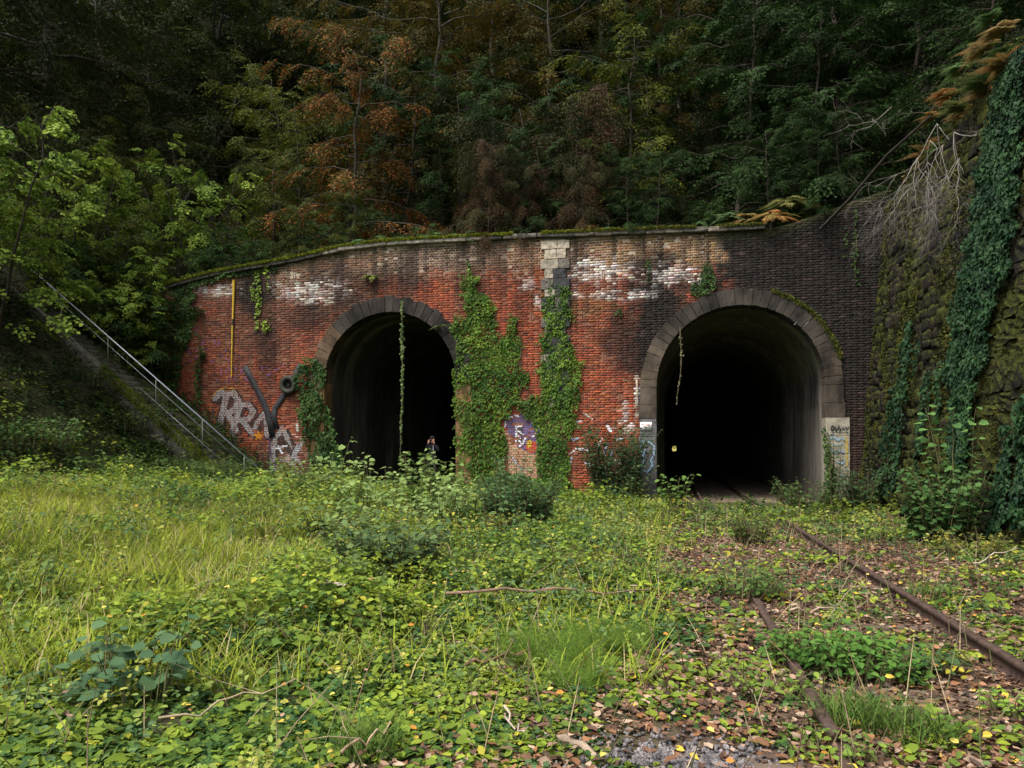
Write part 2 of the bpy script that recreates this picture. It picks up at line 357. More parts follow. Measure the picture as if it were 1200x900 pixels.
# backing with the joints' colour, in fine vertical strips
xs = np.arange(-17.5, 6.11, .08); mb = MB(); YB = 24.0085
zs_n = 60
for i in range(len(xs) - 1):
    x0, x1 = xs[i], xs[i + 1]; xm = (x0 + x1) / 2
    zl = -.6
    for a in (AL, AR):
        if abs(xm - a['cx']) < a['r'] + .25: zl = float(arch_z(a, np.array(xm), a['r'] + .25))
    zt0, zt1 = float(topz(x0)), float(topz(x1)); zz = np.linspace(0, 1, 50 if zl < 0 else max(6, int(50 * (zt0 - zl) / 9)))
    V = np.concatenate([np.c_[np.full(len(zz), x0), np.full(len(zz), YB), zl + (zt0 - zl) * zz], np.c_[np.full(len(zz), x1), np.full(len(zz), YB), zl + (zt1 - zl) * zz]])
    n = len(zz); j = np.arange(n - 1); Fq = np.stack([j, j + n, j + n + 1, j + 1], -1)
    _, mo, _ = wall_cols(V[:, 0], V[:, 2], i)
    mb.add(V, Fq, mo)
mb.box(-17.5, 6.1, 24.6, 24.75, 6.2, 7.15, (.1, .08, .06)); mb.box(-17.55, -17.35, 24.03, 25.6, -.5, 7.1, (.16, .05, .03))
wpart('mortar_bed', mb.mesh('mortar_bed', [M['mortar']]))
# bricks: three-pixel courses, one joined part
rng = np.random.default_rng(5); CH = .0765; XS = []; 
PIER = (-3.95, -3.28)                        # stone pilaster between the arches
row = 0; z = -.3
while z < 9.35:
    x = -17.45 + (row % 2) * .06
    k = row % 2
    while x < 6.1:
        wd = .222 if k % 2 == 0 else .106
        XS.append((x, wd, z)); x += wd + .011; k += 1
    z += CH; row += 1
B = np.array(XS); bx, bw, bz = B[:, 0] + B[:, 1] / 2, B[:, 1], B[:, 2] + .033
SLOTS = [(345, 322), (392, 329), (434, 322), (563, 322), (602, 322), (707, 321), (520, 322), (684, 368), (709, 418), (682, 466), (240, 377), (258, 423), (293, 423), (329, 423), (344, 467), (728, 465),
         (600, 515), (624, 371), (580, 371), (826, 318), (740, 371)]
SL = [at(a, b) for a, b in SLOTS]
keep = (bz + .035 < topz(bx)) & ~in_arch(bx, bz, RING - .13) & ~((bx > PIER[0] + .05) & (bx < PIER[1] - .05))
for s_ in SL: keep &= ~((np.abs(bx - s_[0]) < .5 * bw + .012) & (np.abs(bz - s_[2]) < .13))
keep &= rng.random(len(bx)) > .004
bx, bw, bz = bx[keep], bw[keep], bz[keep]; nb = len(bx)
bc, _, bk = wall_cols(bx, bz, 77)
bc = bc * .86 * (1 + (rng.random(nb)[:, None] - .5) * .75) * (1 + rng.normal(0, .06, (nb, 3))); bc = mix(bc, (.05, .03, .03), (rng.random(nb) < .07) * .6)
yf = 24.0 + rng.normal(0, .0035, nb) - (rng.random(nb) < .03) * .008 + (rng.random(nb) < .05) * .012
hw = bw / 2; hh = .0325 + rng.normal(0, .0012, nb); ch = .004
V = np.stack([np.stack(a, -1) for a in [
    (bx - hw + ch, yf, bz - hh + ch), (bx + hw - ch, yf, bz - hh + ch), (bx + hw - ch, yf, bz + hh - ch), (bx - hw + ch, yf, bz + hh - ch),
    (bx - hw, yf + .03, bz - hh), (bx + hw, yf + .03, bz - hh), (bx + hw, yf + .03, bz + hh), (bx - hw, yf + .03, bz + hh)]], 1)
V = V + rng.normal(0, .0022, V.shape); V[..., 2] += ((fbm(bx * .6, bz * .6, 95) - .5) * .05)[:, None]; fb = np.array([(0, 1, 2, 3), (0, 4, 5, 1), (1, 5, 6, 2), (2, 6, 7, 3), (3, 7, 4, 0)])
Fq = (fb[None] + (np.arange(nb) * 8)[:, None, None]).reshape(-1, 4)
o = wpart('brickwork', mesh_np('brickwork', V.reshape(-1, 3), Fq, np.repeat(bc, 8, 0), [M['brick']])); tag(o, kind='stuff')
# weep holes
for s_ in SL:
    mb = MB(); x, z = s_[0], s_[2]
    for (a, b, c, d) in ((-.045, -.035, -.12, .12), (.035, .045, -.12, .12), (-.035, .035, -.12, -.11), (-.035, .035, .11, .12)): mb.box(x + a, x + b, 23.995, 24.02, z + c, z + d, (.10, .04, .025))
    mb.add([(x - .035, 24.018, z - .11), (x + .035, 24.018, z - .11), (x + .035, 24.018, z + .11), (x - .035, 24.018, z + .11)], np.array([(0, 1, 2, 3)]), (.004, .004, .004))
    wpart('weep_hole', mb.mesh('weep_hole', [M['brick']]))
# rough block maker
def block_mesh(name, pts8, col, mat, bev=.015, seed=0, subd=1, amp=.008):
    bm = bmesh.new(); vs = [bm.verts.new(p) for p in pts8]
    for f in ((0, 3, 2, 1), (4, 5, 6, 7), (0, 1, 5, 4), (1, 2, 6, 5), (2, 3, 7, 6), (3, 0, 4, 7)): bm.faces.new([vs[i] for i in f])
    if subd: bmesh.ops.subdivide_edges(bm, edges=bm.edges[:], cuts=subd, use_grid_fill=True)
    r = random.Random(seed)
    for v in bm.verts: v.co += Vector((r.gauss(0, amp), r.gauss(0, amp), r.gauss(0, amp)))
    if bev: bmesh.ops.bevel(bm, geom=[e for e in bm.edges if e.calc_face_angle(0) > .9], offset=bev, segments=1, affect='EDGES')
    me = bpy.data.meshes.new(name); bm.to_mesh(me); bm.free(); me.materials.append(mat)
    a = me.color_attributes.new('col', 'FLOAT_COLOR', 'POINT'); n = len(me.vertices)
    a.data.foreach_set('color', np.tile(np.array([*col, 1], np.float32), n)); return me
def quadbox(p, y0, y1):   # p: four (x,z) corners ccw
    return [(p[0][0], y0, p[0][1]), (p[1][0], y0, p[1][1]), (p[1][0], y1, p[1][1]), (p[0][0], y1, p[0][1]), (p[3][0], y0, p[3][1]), (p[2][0], y0, p[2][1]), (p[2][0], y1, p[2][1]), (p[3][0], y1, p[3][1])]
R = random.Random(3)
for a, n, base in ((AL, 29, 'l'), (AR, 33, 'r')):
    th = np.linspace(math.pi, 0, n + 1)
    for i in range(n):
        t0, t1 = th[i] - .0016, th[i + 1] + .0016
        ro = a['r'] + RING + R.uniform(-.02, .02); ri = a['r'] - .02
        if base == 'l' and i % 2 == 0: ro += .05
        P = [(a['cx'] + ri * math.cos(t0), a['sz'] + ri * math.sin(t0)), (a['cx'] + ri * math.cos(t1), a['sz'] + ri * math.sin(t1)), (a['cx'] + ro * math.cos(t1), a['sz'] + ro * math.sin(t1)), (a['cx'] + ro * math.cos(t0), a['sz'] + ro * math.sin(t0))]
        P = [P[0], P[1], P[2], P[3]]
        dk = R.random()
        if base == 'l': c = (.014 + .016 * dk + .05 * (i < 7), .012 + .013 * dk + .03 * (i < 7), .010 + .011 * dk + .014 * (i < 7))
        else:
            f = abs(i / n - .5) * 2; c = (.020 + .012 * dk + .08 * max(0, f - .5), .017 + .010 * dk + .058 * max(0, f - .5), .014 + .008 * dk + .036 * max(0, f - .5))
        if R.random() < .10: c = tuple(v * 1.4 for v in c)
        me = block_mesh('voussoir', quadbox(P, 23.93 + R.uniform(-.008, .008), 24.55), c, M['ringstone'], .007, i, 1, .004)
        wpart('voussoir', me)
    # jambs below the springing
    zj = a['sz'] - .003; k = 0
    while zj > -.5:
        h = R.uniform(.42, .55)
        for sgn in (-1, 1):
            xi = a['cx'] + sgn * (a['r'] - .02); xo = a['cx'] + sgn * (a['r'] + (.64 if (base == 'r' and sgn > 0 and zj < 2.6) else .52 if k % 2 else .48))
            x0, x1 = min(xi, xo), max(xi, xo)
            dk = R.random(); c = (.06 + .015 * dk, .048 + .012 * dk, .036 + .009 * dk)
            if base == 'l': c = (.14 + .05 * dk, .075 + .03 * dk, .04)
            low = zj - h / 2 < 2.35
            if base == 'r' and low: c = (.11, .11, .115) if sgn < 0 else (.25, .23, .18)
            wpart('jamb_block', block_mesh('jamb_block', quadbox([(x0, zj - h + .006), (x1, zj - h + .006), (x1, zj), (x0, zj)], 23.935 + R.uniform(-.008, .008), 24.56), c, M['concrete'] if low else M['ringstone'], .006, k, 1, .003))
        zj -= h; k += 1
# stone pilaster blocks
z = 8.2; k = 0
while z > 3.2:
    h = R.uniform(.24, .34); wide = k % 2 == 0
    x0, x1 = PIER[0] - (.12 if wide else 0), PIER[1] + (.12 if wide else 0); cut = R.uniform(.35, .65); xm = x0 + (x1 - x0) * cut
    for (p, q) in ((x0, xm - .006), (xm + .006, x1)):
        if z > 7.75: c = (.36, .31, .24)
        else:
            dk = R.random(); c = (.035, .035, .038) if dk < .6 else (.11, .10, .085)
            if R.random() < .2: c = (.26, .23, .18)
        wpart('pilaster_block', block_mesh('pilaster_block', quadbox([(p, z - h + .01), (q, z - h + .01), (q, z), (p, z)], 23.94 + R.uniform(-.012, .012), 24.03), c, M['stone'], .012, k, 1, .005))
    z -= h; k += 1
mb = MB(); mb.box(PIER[0] + .02, PIER[1] - .02, 23.985, 24.02, -.4, z + .02, (.2, .08, .05)); wpart('pilaster_base', mb.mesh('pilaster_base', [M['mortar']]))
# coping stones and the moss on them
x = -17.55; k = 0; me_m = MB()
while x < 2.6:
    L_ = R.uniform(.5, .75); x1 = min(x + L_, 2.7); za, zb = float(topz(x)) , float(topz(x1))
    h = .15
    c = (.30, .27, .22) if (-12 < x < -6.2) else ((.08, .075, .06) if R.random() < .75 else (.16, .14, .11))
    if x < -12: c = (.07, .065, .05)
    wpart('coping_stone', block_mesh('coping_stone', quadbox([(x + .005, za), (x1 - .005, zb), (x1 - .005, zb + h), (x + .005, za + h)], 23.84 + R.uniform(-.012, .012), 24.55), c, M['stone'], .02, k, 1, .006))
    x = x1; k += 1
rng = np.random.default_rng(9); n = 26000
mx_ = rng.uniform(-17.5, 2.7, n); my = 23.83 + rng.random(n) ** 1.6 * .7; mz = topz(mx_) + .152
bare = (vnoise(mx_ * 1.1, my * .3, 5) > .62) & (mx_ > -5.5); mn = vnoise(mx_ * 6, my * 6, 3); hd = .02 + .05 * mn
fr = rng.random(n) < .3; my = np.where(fr, 23.82 + rng.normal(0, .006, n), my); mz = np.where(fr, mz - rng.random(n) * .05 * (mn + .3), mz)
sel = ~bare
D = nrm(np.stack([rng.normal(0, .5, n), -.5 + rng.normal(0, .5, n), np.ones(n)], -1)); N = nrm(np.stack([rng.normal(0, 1, n), -np.ones(n), rng.normal(0, .3, n)], -1))
k_ = rng.random(n) < .045; th_ = rng.uniform(.25, 1.25, n); rr_m = AR['r'] + RING + .02 + rng.normal(0, .03, n)
mx_ = np.where(k_, AR['cx'] + rr_m * np.cos(th_), mx_); mz = np.where(k_, AR['sz'] + rr_m * np.sin(th_), mz); my = np.where(k_, 23.93 + rng.normal(0, .02, n), my); sel |= k_
cm = mix((.30, .32, .02), (.10, .13, .015), rng.random(n)); cm = mix(cm, (.05, .05, .015), sm(-4, -1, mx_) * .6); cm = mix(cm, (.07, .08, .012), k_ * .85)
V, Fq, Cc = leaf_arrays(np.stack([mx_, my, mz - .01], -1)[sel], D[sel], N[sel], (hd + .035)[sel], cm[sel], 'diamond')
tag(wpart('moss', mesh_np('moss', V, Fq, Cc, [M['moss']])), kind='stuff')

# ------------------------------------------------------------------ paint on the wall
SIL = (.27, .265, .27); BLK = (.018, .018, .02); PUR = (.10, .07, .28); WHT = (.62, .66, .72); LBL = (.28, .42, .58)
STR = []   # (points, halfwidth px, colour)
def silver(pts, w_): STR.append((pts, w_ + 2.0, BLK)); 
Ls = [[[(252, 467), (257, 461), (266, 460)], [(266, 461), (262, 478), (257, 499)], [(265, 460), (274, 461), (279, 469), (276, 480), (266, 484)], [(267, 485), (272, 494), (276, 504)]],
      [[(281, 477), (277, 490), (272, 506)], [(281, 475), (291, 474), (297, 482), (292, 491), (281, 493)], [(284, 493), (290, 501), (296, 508)]],
      [[(297, 508), (301, 496), (309, 485), (313, 484)], [(311, 485), (312, 497), (313, 510)]],
      [[(319, 548), (319, 530), (323, 515), (331, 502)], [(331, 502), (336, 512), (340, 528)]]]
WID = [3.6, 3.2, 2.7, 3.0]
for L_, w_ in zip(Ls, WID):
    for p in L_: STR.append(([(a + 3, b + 2) for a, b in p], w_ + 1.6, BLK))
    for p in L_: STR.append((p, w_ + 1.6, BLK))
for L_, w_ in zip(Ls, WID):
    for p in L_: STR.append((p, w_, SIL))
STR += [([(322, 553), (330, 540), (345, 535), (353, 545)], 2.4, (.30, .25, .24)), ([(338, 560), (345, 550)], 3, (.36, .33, .33)), ([(318, 520), (322, 540), (318, 556)], 2.2, (.30, .29, .31)), ([(306, 520), (308, 545)], 1.2, (.05, .03, .03)), ([(335, 552), (350, 566)], 2.5, (.10, .05, .05)), ([(272, 505), (276, 520)], 1.5, (.28, .27, .29)), ([(250, 480), (248, 494)], 1.3, (.12, .08, .1)), ([(248, 466), (254, 458), (264, 454), (276, 456)], .9, (.42, .2, .02)), ([(328, 515), (334, 520), (340, 530)], 3.5, BLK), ([(324, 526), (336, 522)], 1.2, WHT), ([(326, 523), (331, 531)], 1.1, WHT),
        ([(343, 545), (346, 530), (352, 520)], 3.2, (.33, .34, .37)), ([(337, 548), (338, 536)], 2.5, (.4, .3, .28)), ([(316, 515), (317, 535)], 1.5, (.06, .05, .09)), ([(331, 503), (345, 497), (349, 500)], 1.6, (.42, .16, .1)),
        ([(348, 498), (349, 504)], 1.6, (.6, .6, .55)), ([(330, 545), (334, 560)], 4, (.12, .07, .06)), ([(345, 548), (352, 556)], 3, (.32, .26, .24))]
star = []
for i in range(10):
    r_ = 7.5 if i % 2 == 0 else 3.1; star.append((303 + r_ * math.sin(i * math.pi / 5), 511 - r_ * math.cos(i * math.pi / 5)))
rp = random.Random(8)
for cx_, cy2, w_, h_, n in ((238, 400, 22, 22, 16), (312, 436, 24, 10, 16), (270, 437, 20, 9, 12), (258, 415, 10, 14, 6)):
    for i in range(n):
        x = cx_ + rp.uniform(-w_, w_); y = cy2 + rp.uniform(-h_, h_); STR.append(([(x, y), (x + rp.uniform(-5, 5), y + rp.uniform(-2, 6))], .55, (.17, .08, .26)))
# painting between the ivy
STR2 = [([(594, 489), (609, 487)], 1.0, WHT), ([(593, 490), (592, 500)], .9, (.5, .55, .6)), ([(605, 521), (605, 500), (611, 499)], 1.0, WHT), ([(607, 505), (613, 509)], .9, WHT), ([(605, 509), (611, 514)], .9, WHT),
        ([(607, 514), (611, 520)], .8, WHT), ([(628, 493), (631, 501)], 1.0, WHT), ([(624, 512), (628, 508), (635, 516)], 1.1, WHT), ([(609, 523), (613, 519), (617, 511)], 1.1, WHT), ([(600, 535), (606, 545), (613, 551)], .9, (.3, .36, .5))]
# light blue tags
STR3 = [([(669, 513), (672, 516), (678, 513)], .9, LBL), ([(668, 531), (676, 526), (688, 527)], 1.3, WHT), ([(670, 536), (668, 545)], 1.0, LBL), ([(686, 542), (692, 545)], 1.6, WHT), ([(684, 484), (694, 491)], .8, (.4, .4, .38)), ([(676, 495), (681, 493)], 1.5, WHT),
        ([(712, 520), (708, 530), (712, 545), (708, 556)], 1.3, LBL), ([(724, 515), (730, 514)], 1.3, WHT), ([(722, 540), (732, 543)], 2.4, WHT), ([(736, 535), (742, 550), (738, 556)], 1.2, LBL), ([(704, 545), (700, 556)], 1.2, WHT), ([(716, 505), (712, 500)], 2, WHT),
        ([(733, 550), (742, 552), (745, 547)], 1.2, LBL), ([(718, 528), (715, 536)], 1.0, LBL), ([(700, 523), (706, 515)], 1.3, WHT)]
def paint(bounds, fn, name, y, cs=.0215, onbricks=True, label=None):
    p0, p1 = at(bounds[0], bounds[1]), at(bounds[2], bounds[3])
    gx = np.arange(p0[0], p1[0], cs); gz = np.arange(p1[2], p0[2], cs)
    if onbricks:   # paint lies on each brick's own face, joints stay open
        X = []; Z = []; Yy = []; W_ = []; H_ = []
        m = (bx > p0[0]) & (bx < p1[0]) & (bz > p1[2]) & (bz < p0[2])
        for i in np.nonzero(m)[0]:
            nx = 10 if bw[i] > .15 else 5; nz = 3
            for a in range(nx):
                for b in range(nz):
                    X.append(bx[i] - hw[i] + ch + (a + .5) * (2 * hw[i] - 2 * ch) / nx); Z.append(bz[i] - hh[i] + ch + (b + .5) * (2 * hh[i] - 2 * ch) / nz)
                    Yy.append(yf[i] - .004); W_.append((hw[i] - ch) / nx); H_.append((hh[i] - ch) / nz)
        X, Z, Yy, W_, H_ = map(np.array, (X, Z, Yy, W_, H_))
    else:
        X, Z = [a.ravel() for a in np.meshgrid(gx, gz)]; Yy = np.full(len(X), y); W_ = np.full(len(X), cs / 2); H_ = W_
    px, py = pj(X, np.full_like(X, DF), Z)
    px = px + (fbm(px * .6, py * .6, 3) - .5) * .8; py = py + (fbm(px * .6, py * .6, 4) - .5) * .8
    C, mk = fn(px, py)
    mk &= fbm(px * .35, py * .35, 12) + .3 * np.random.default_rng(1).random(len(px)) > .42; C = C * (.7 + .6 * fbm(px * .2, py * .2, 13))[:, None]
    X, Z, Yy, W_, H_, C = X[mk], Z[mk], Yy[mk], W_[mk], H_[mk], C[mk]
    V = np.stack([np.stack(a, -1) for a in ((X - W_, Yy, Z - H_), (X + W_, Yy, Z - H_), (X + W_, Yy, Z + H_), (X - W_, Yy, Z + H_))], 1).reshape(-1, 3)
    Fq = np.arange(len(X) * 4).reshape(-1, 4)
    o = wpart(name, mesh_np(name, V, Fq, np.repeat(C, 4, 0), [M['paint']]))
    if label: o['label'] = label
    return o
def strokes(L_, base=None):
    def fn(px, py):
        C = np.zeros((len(px), 3)); mk = np.zeros(len(px), bool)
        if base: C, mk = base(px, py)
        for pts, w_, c in L_:
            d = seg(px, py, pts) < w_; C[d] = c; mk |= d
        return C, mk
    return fn
def fn1(px, py):
    C, mk = strokes(STR)(px, py); d = inpoly(px, py, star); C[d] = (.48, .19, .01); return C, mk | d
paint((215, 385, 356, 572), fn1, 'graffiti', 0, label='silver bubble lettering with black outline and orange star')
def base2(px, py):
    C = np.zeros((len(px), 3)); mk = inpoly(px, py, [(592, 488), (612, 485), (640, 505), (636, 530), (624, 532), (605, 523), (594, 505)])
    C[:] = (.085, .075, .17); d = blob(px, py, 620, 505, 6, 6, .3, 1) > .5; C[d] = (.12, .10, .25)
    d = inpoly(px, py, [(604, 500), (613, 500), (612, 520), (605, 522)]); C[d] = (.03, .05, .06)
    d = np.hypot((px - 623) / 7, (py - 524) / 7) < 1; C[d] = (.45, .06, .03); d = np.hypot((px - 620) / 3, (py - 520) / 5) < 1; C[d] = (.45, .33, .03)
    pl = inpoly(px, py, [(590, 505), (596, 502), (604, 520), (616, 528), (634, 535), (640, 570), (600, 575), (596, 545)]); C[pl & ~mk] = (.36, .24, .15)
    return C, mk | pl
paint((585, 480, 645, 572), strokes(STR2, base2), 'graffiti', 0, label='purple and white painting above a cream plaster patch')
paint((662, 480, 752, 560), strokes(STR3), 'graffiti', 0, label='pale blue and white tag lettering')
def flat(bounds, c, name):
    pass
STR4 = [([(752, 516), (755, 519), (762, 518), (767, 524), (766, 534), (762, 540), (766, 546)], .75, LBL), ([(750, 528), (755, 530), (753, 545), (752, 553), (749, 556)], .9, LBL), ([(754, 550), (758, 554), (763, 548), (765, 540)], .9, LBL), ([(752, 517), (750, 524)], .7, LBL), ([(756, 528), (752, 534)], 1.4, (.22, .36, .5))]
paint((749, 505, 769, 562), strokes(STR4), 'graffiti', 23.915, .02, False, label='pale blue looping tag on the grey concrete jamb')
STR5 = [([(973, 502), (975, 499), (977, 502), (974, 505), (973, 502)], .7, BLK), ([(979, 500), (977.5, 502), (981, 503), (978, 505.5)], .55, BLK), ([(983, 499), (981.5, 502), (985, 503), (983, 506)], .6, BLK), ([(987, 501), (989, 503.5), (986.5, 505), (987, 501)], .5, BLK), ([(990, 500), (992, 504), (993.5, 501)], .5, BLK),
        ([(972, 507), (993, 507)], .35, BLK), ([(973, 509), (976, 509)], .8, (.08, .08, .08)), ([(973, 514), (977, 512), (981, 516), (986, 513), (989, 515)], 1.1, (.20, .30, .38)), ([(974, 520), (980, 522), (986, 520)], .8, (.22, .30, .36)), ([(973, 527), (979, 531), (984, 528), (990, 531)], .9, (.16, .22, .28)),
        ([(980, 541), (986, 543), (990, 540)], .9, (.22, .32, .4)), ([(991, 512), (992, 545)], 1.2, (.36, .26, .06)), ([(983, 555), (988, 558)], .9, (.26, .28, .34))]
paint((970, 495, 996, 560), strokes(STR5), 'graffiti', 23.915, .018, False, label='black and blue scribbled tags on the pale concrete jamb')

# ------------------------------------------------------------------ tunnel bores
def bore(name, a, y0, y1, label, cfun, step=6.5, rough=.03, base_z=-.3):
    ys = np.concatenate([np.arange(y0, min(y0 + 22, y1), .35), np.arange(min(y0 + 22, y1), y1 + .1, 12 if y1 > 100 else 3)])
    s_l = [(-1, z) for z in np.arange(base_z, a['sz'], .22)]; prof = []
    for _, z in s_l: prof.append((-1.0, z, 0))
    for t in np.linspace(math.pi, 0, 40): prof.append((math.cos(t), a['sz'], math.sin(t)))
    for _, z in reversed(s_l): prof.append((1.0, z, 0))
    V = []; C = []
    for j, y in enumerate(ys):
        r = a['r'] - (.0 if y < y0 + step else .16)
        for k, (u, z, v) in enumerate(prof):
            nn = fbm(np.array(y * .9), np.array(k * .22), 31) - .5; e = r + rough * 2 * float(nn)
            e = e if (j > 0) else a['r']
            V.append((a['cx'] + u * e, y, z + v * e)); C.append(cfun(u, y - y0, z + v * e, k))
    n = len(prof); i = np.arange(len(ys) - 1)[:, None] * n; j = np.arange(n - 1)[None]
    Fq = np.stack([i + j, i + j + n, i + j + n + 1, i + j + 1], -1).reshape(-1, 4)
    t = empty(name, (a['cx'], y0, 0)); tag(t, label, 'tunnel')
    me = mesh_np('lining', np.array(V) - np.array([a['cx'], y0, 0]), Fq, np.array(C), [M['lining']], None, True); link('lining', me, t)
    mb = MB(); mb.add([(-a['r'], .02, -.02), (a['r'], .02, -.02), (a['r'], y1 - y0, -.02), (-a['r'], y1 - y0, -.02)], np.array([(0, 1, 2, 3)]), (.15, .115, .085)); link('floor', mb.mesh('floor', [M['soil']]), t)
    return t
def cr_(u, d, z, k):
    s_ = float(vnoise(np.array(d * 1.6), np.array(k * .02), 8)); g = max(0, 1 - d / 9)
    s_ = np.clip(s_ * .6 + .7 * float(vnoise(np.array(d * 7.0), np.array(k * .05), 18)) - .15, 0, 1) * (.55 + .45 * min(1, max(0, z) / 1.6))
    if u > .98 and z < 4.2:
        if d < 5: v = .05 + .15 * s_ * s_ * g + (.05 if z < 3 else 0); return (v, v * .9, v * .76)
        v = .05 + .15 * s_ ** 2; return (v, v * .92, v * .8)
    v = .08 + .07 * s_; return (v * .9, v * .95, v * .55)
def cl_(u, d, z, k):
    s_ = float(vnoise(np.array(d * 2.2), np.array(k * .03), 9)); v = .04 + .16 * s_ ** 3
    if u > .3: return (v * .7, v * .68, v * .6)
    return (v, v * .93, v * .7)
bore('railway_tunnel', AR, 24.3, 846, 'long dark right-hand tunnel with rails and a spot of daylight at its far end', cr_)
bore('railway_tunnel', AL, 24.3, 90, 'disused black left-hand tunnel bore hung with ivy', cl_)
mb = MB(); mb.add([(AL['cx'] - 3, 90.05, -.5), (AL['cx'] + 3, 90.05, -.5), (AL['cx'] + 3, 90.05, 7), (AL['cx'] - 3, 90.05, 7)], np.array([(0, 1, 2, 3)]), (.02, .018, .016))
tag(mb.obj('tunnel_end_wall', M['stone']), kind='structure')
mb = MB(); mb.box(4.32, 4.6, 24.6, 40, -.1, .28, (.12, .11, .10)) 
# ------------------------------------------------------------------ right retaining wall of mossy rubble
rw = empty('retaining_wall', (WX0, 16, 0)); tag(rw, 'battered rubble stone retaining wall, near black with thick yellow moss, right of the track', 'retaining wall')
rng = np.random.default_rng(12); protos = []
for v_ in range(14):
    bm = bmesh.new(); bmesh.ops.create_cube(bm, size=1); bmesh.ops.subdivide_edges(bm, edges=bm.edges[:], cuts=2, use_grid_fill=True)
    for v in bm.verts:
        d = v.co.normalized() * .62; v.co = v.co.lerp(d, .10); v.co += Vector(rng.normal(0, .045, 3))
    bmesh.ops.delete(bm, geom=[f for f in bm.faces if f.calc_center_median().x > .38], context='FACES')
    me = bpy.data.meshes.new('stone'); bm.to_mesh(me); bm.free(); me.materials.append(M['mossy'])
    c = [(.012, .010, .008), (.018, .014, .010), (.009, .008, .007), (.024, .019, .014)][v_ % 4]  # four near-black stone tones
    a = me.color_attributes.new('col', 'FLOAT_COLOR', 'POINT'); a.data.foreach_set('color', np.tile(np.array([*c, 1], np.float32), len(me.vertices)))
    protos.append(me)
st = []; z = -.45
while z < 8.5:
    h = rng.uniform(.17, .34); y = 4.5 + rng.uniform(0, .3)
    while y < 24.0:
        wd = rng.uniform(.2, .62); st.append((y + wd / 2, z + h / 2 + rng.normal(0, .03), wd, h * rng.uniform(.8, 1.25), rng.uniform(-.06, .05), int(rng.integers(14)))); y += wd + .005
    z += h
st.sort(key=lambda s: s[0] + 0.25 * s[1] if s[0] > 12.6 else 999)
agg = MB()
slope = math.atan(WB)
for i, (y, z, wd, h, off, v_) in enumerate(st):
    loc = Vector((WX0 + WB * z + .11 + off * .6, y, z)); me = protos[v_]
    if i < 295:
        o = link('stone', me, rw); o.location = loc - rw.location; o.rotation_euler = (rng.normal(0, .06), slope, 0); o.scale = (.30, wd * 1.03, h * 1.04)
    else:
        V = np.array([v.co[:] for v in me.vertices]) * [.3, wd * 1.03, h * 1.04]
        V = V + np.array(loc); agg.add(V - np.array(rw.location), [np.array([p.vertices[:] for p in me.polygons if len(p.vertices) == 4])], np.array(me.color_attributes['col'].data[0].color[:3]))
tag(link('stonework', agg.mesh('stonework', [M['mossy']]), rw), kind='stuff')
mb = MB(); q = WX0 + .2
mb.add([(q - .05 - rw.location.x, 4 - 16, -.6), (q - .05 - rw.location.x, 24.2 - 16, -.6), (q + WB * 8.7 - rw.location.x, 24.2 - 16, 8.6), (q + WB * 8.7 - rw.location.x, 4 - 16, 8.6)], np.array([(0, 1, 2, 3)]), (.015, .013, .011))
link('core', mb.mesh('core', [M['mossy']]), rw)
n = 90000; my = rng.uniform(12.5, 24, n); mz = rng.uniform(-.3, 8.6, n)
f = fbm(my * 1.1, mz * .28, 91) * .6 + fbm(my * 3.2, mz * 2.4, 92) * .4 + .14 * sm(21, 24, my) - .05 * sm(5, 8, mz) * 0; s_ = f > .54; my, mz, f = my[s_], mz[s_], f[s_]; n = len(my)
P = np.stack([WX0 + WB * mz - .02 - rng.random(n) * .06 * sm(.5, .62, f), my, mz], -1) - np.array(rw.location)
V, Fq, Cc = leaf_arrays(P, np.stack([-np.ones(n) * .8 + rng.normal(0, .4, n), rng.normal(0, .5, n), rng.normal(-.3, .5, n)], -1), np.stack([-np.ones(n), rng.normal(0, .5, n), rng.normal(.5, .5, n)], -1), rng.uniform(.03, .075, n), mix((.016, .020, .004), (.075, .078, .008), np.clip((f - .54) * 7 + rng.normal(0, .2, n), 0, 1)), 'diamond')
tag(link('moss', mesh_np('moss', V, Fq, Cc, [M['moss']]), rw), kind='stuff')
print('walls', round(time.time() - T0, 1))
#@@PART2
# ------------------------------------------------------------------ tree and plant builders
def rotz(v, a):
    c, s = math.cos(a), math.sin(a); return np.array([v[0] * c - v[1] * s, v[0] * s + v[1] * c, v[2]])
def spray_t(rng, L=1.2, ntw=10, leaf=.09, droop=.25, gap=.075):
    """one flat leafy twig fan, pointing along +X"""
    P = []; D = []; N = []; Z = []; tw = []
    def run(p0, d, l):
        n = max(2, int(l / gap)); pts = [p0]
        for i in range(1, n + 1):
            t = i / n; p = p0 + d * l * t + np.array([0, 0, -droop * l * t * t * .6]) + rng.normal(0, .01, 3); pts.append(p)
            s_ = 1 if i % 2 else -1; a = math.atan2(d[1], d[0]) + s_ * rng.uniform(.5, 1.1)
            if i == n: a = math.atan2(d[1], d[0])
            P.append(p); D.append([math.cos(a), math.sin(a), rng.normal(-.2, .25)]); N.append([rng.normal(0, .45), rng.normal(0, .45), 1]); Z.append(leaf * rng.uniform(.7, 1.15))
        return pts
    main = run(np.zeros(3), np.array([1., 0, 0]), L); tw.append((main[0], main[-1]))
    for i in range(ntw):
        t = .08 + .85 * i / ntw; p = main[int(t * (len(main) - 1))]; s_ = 1 if i % 2 else -1
        a = s_ * rng.uniform(.6, 1.0); l = L * (.55 - .4 * t) * rng.uniform(.7, 1.2)
        q = run(p, np.array([math.cos(a), math.sin(a), rng.normal(0, .12)]), l); tw.append((q[0], q[-1]))
    return np.array(P), np.array(D), np.array(N), np.array(Z), tw
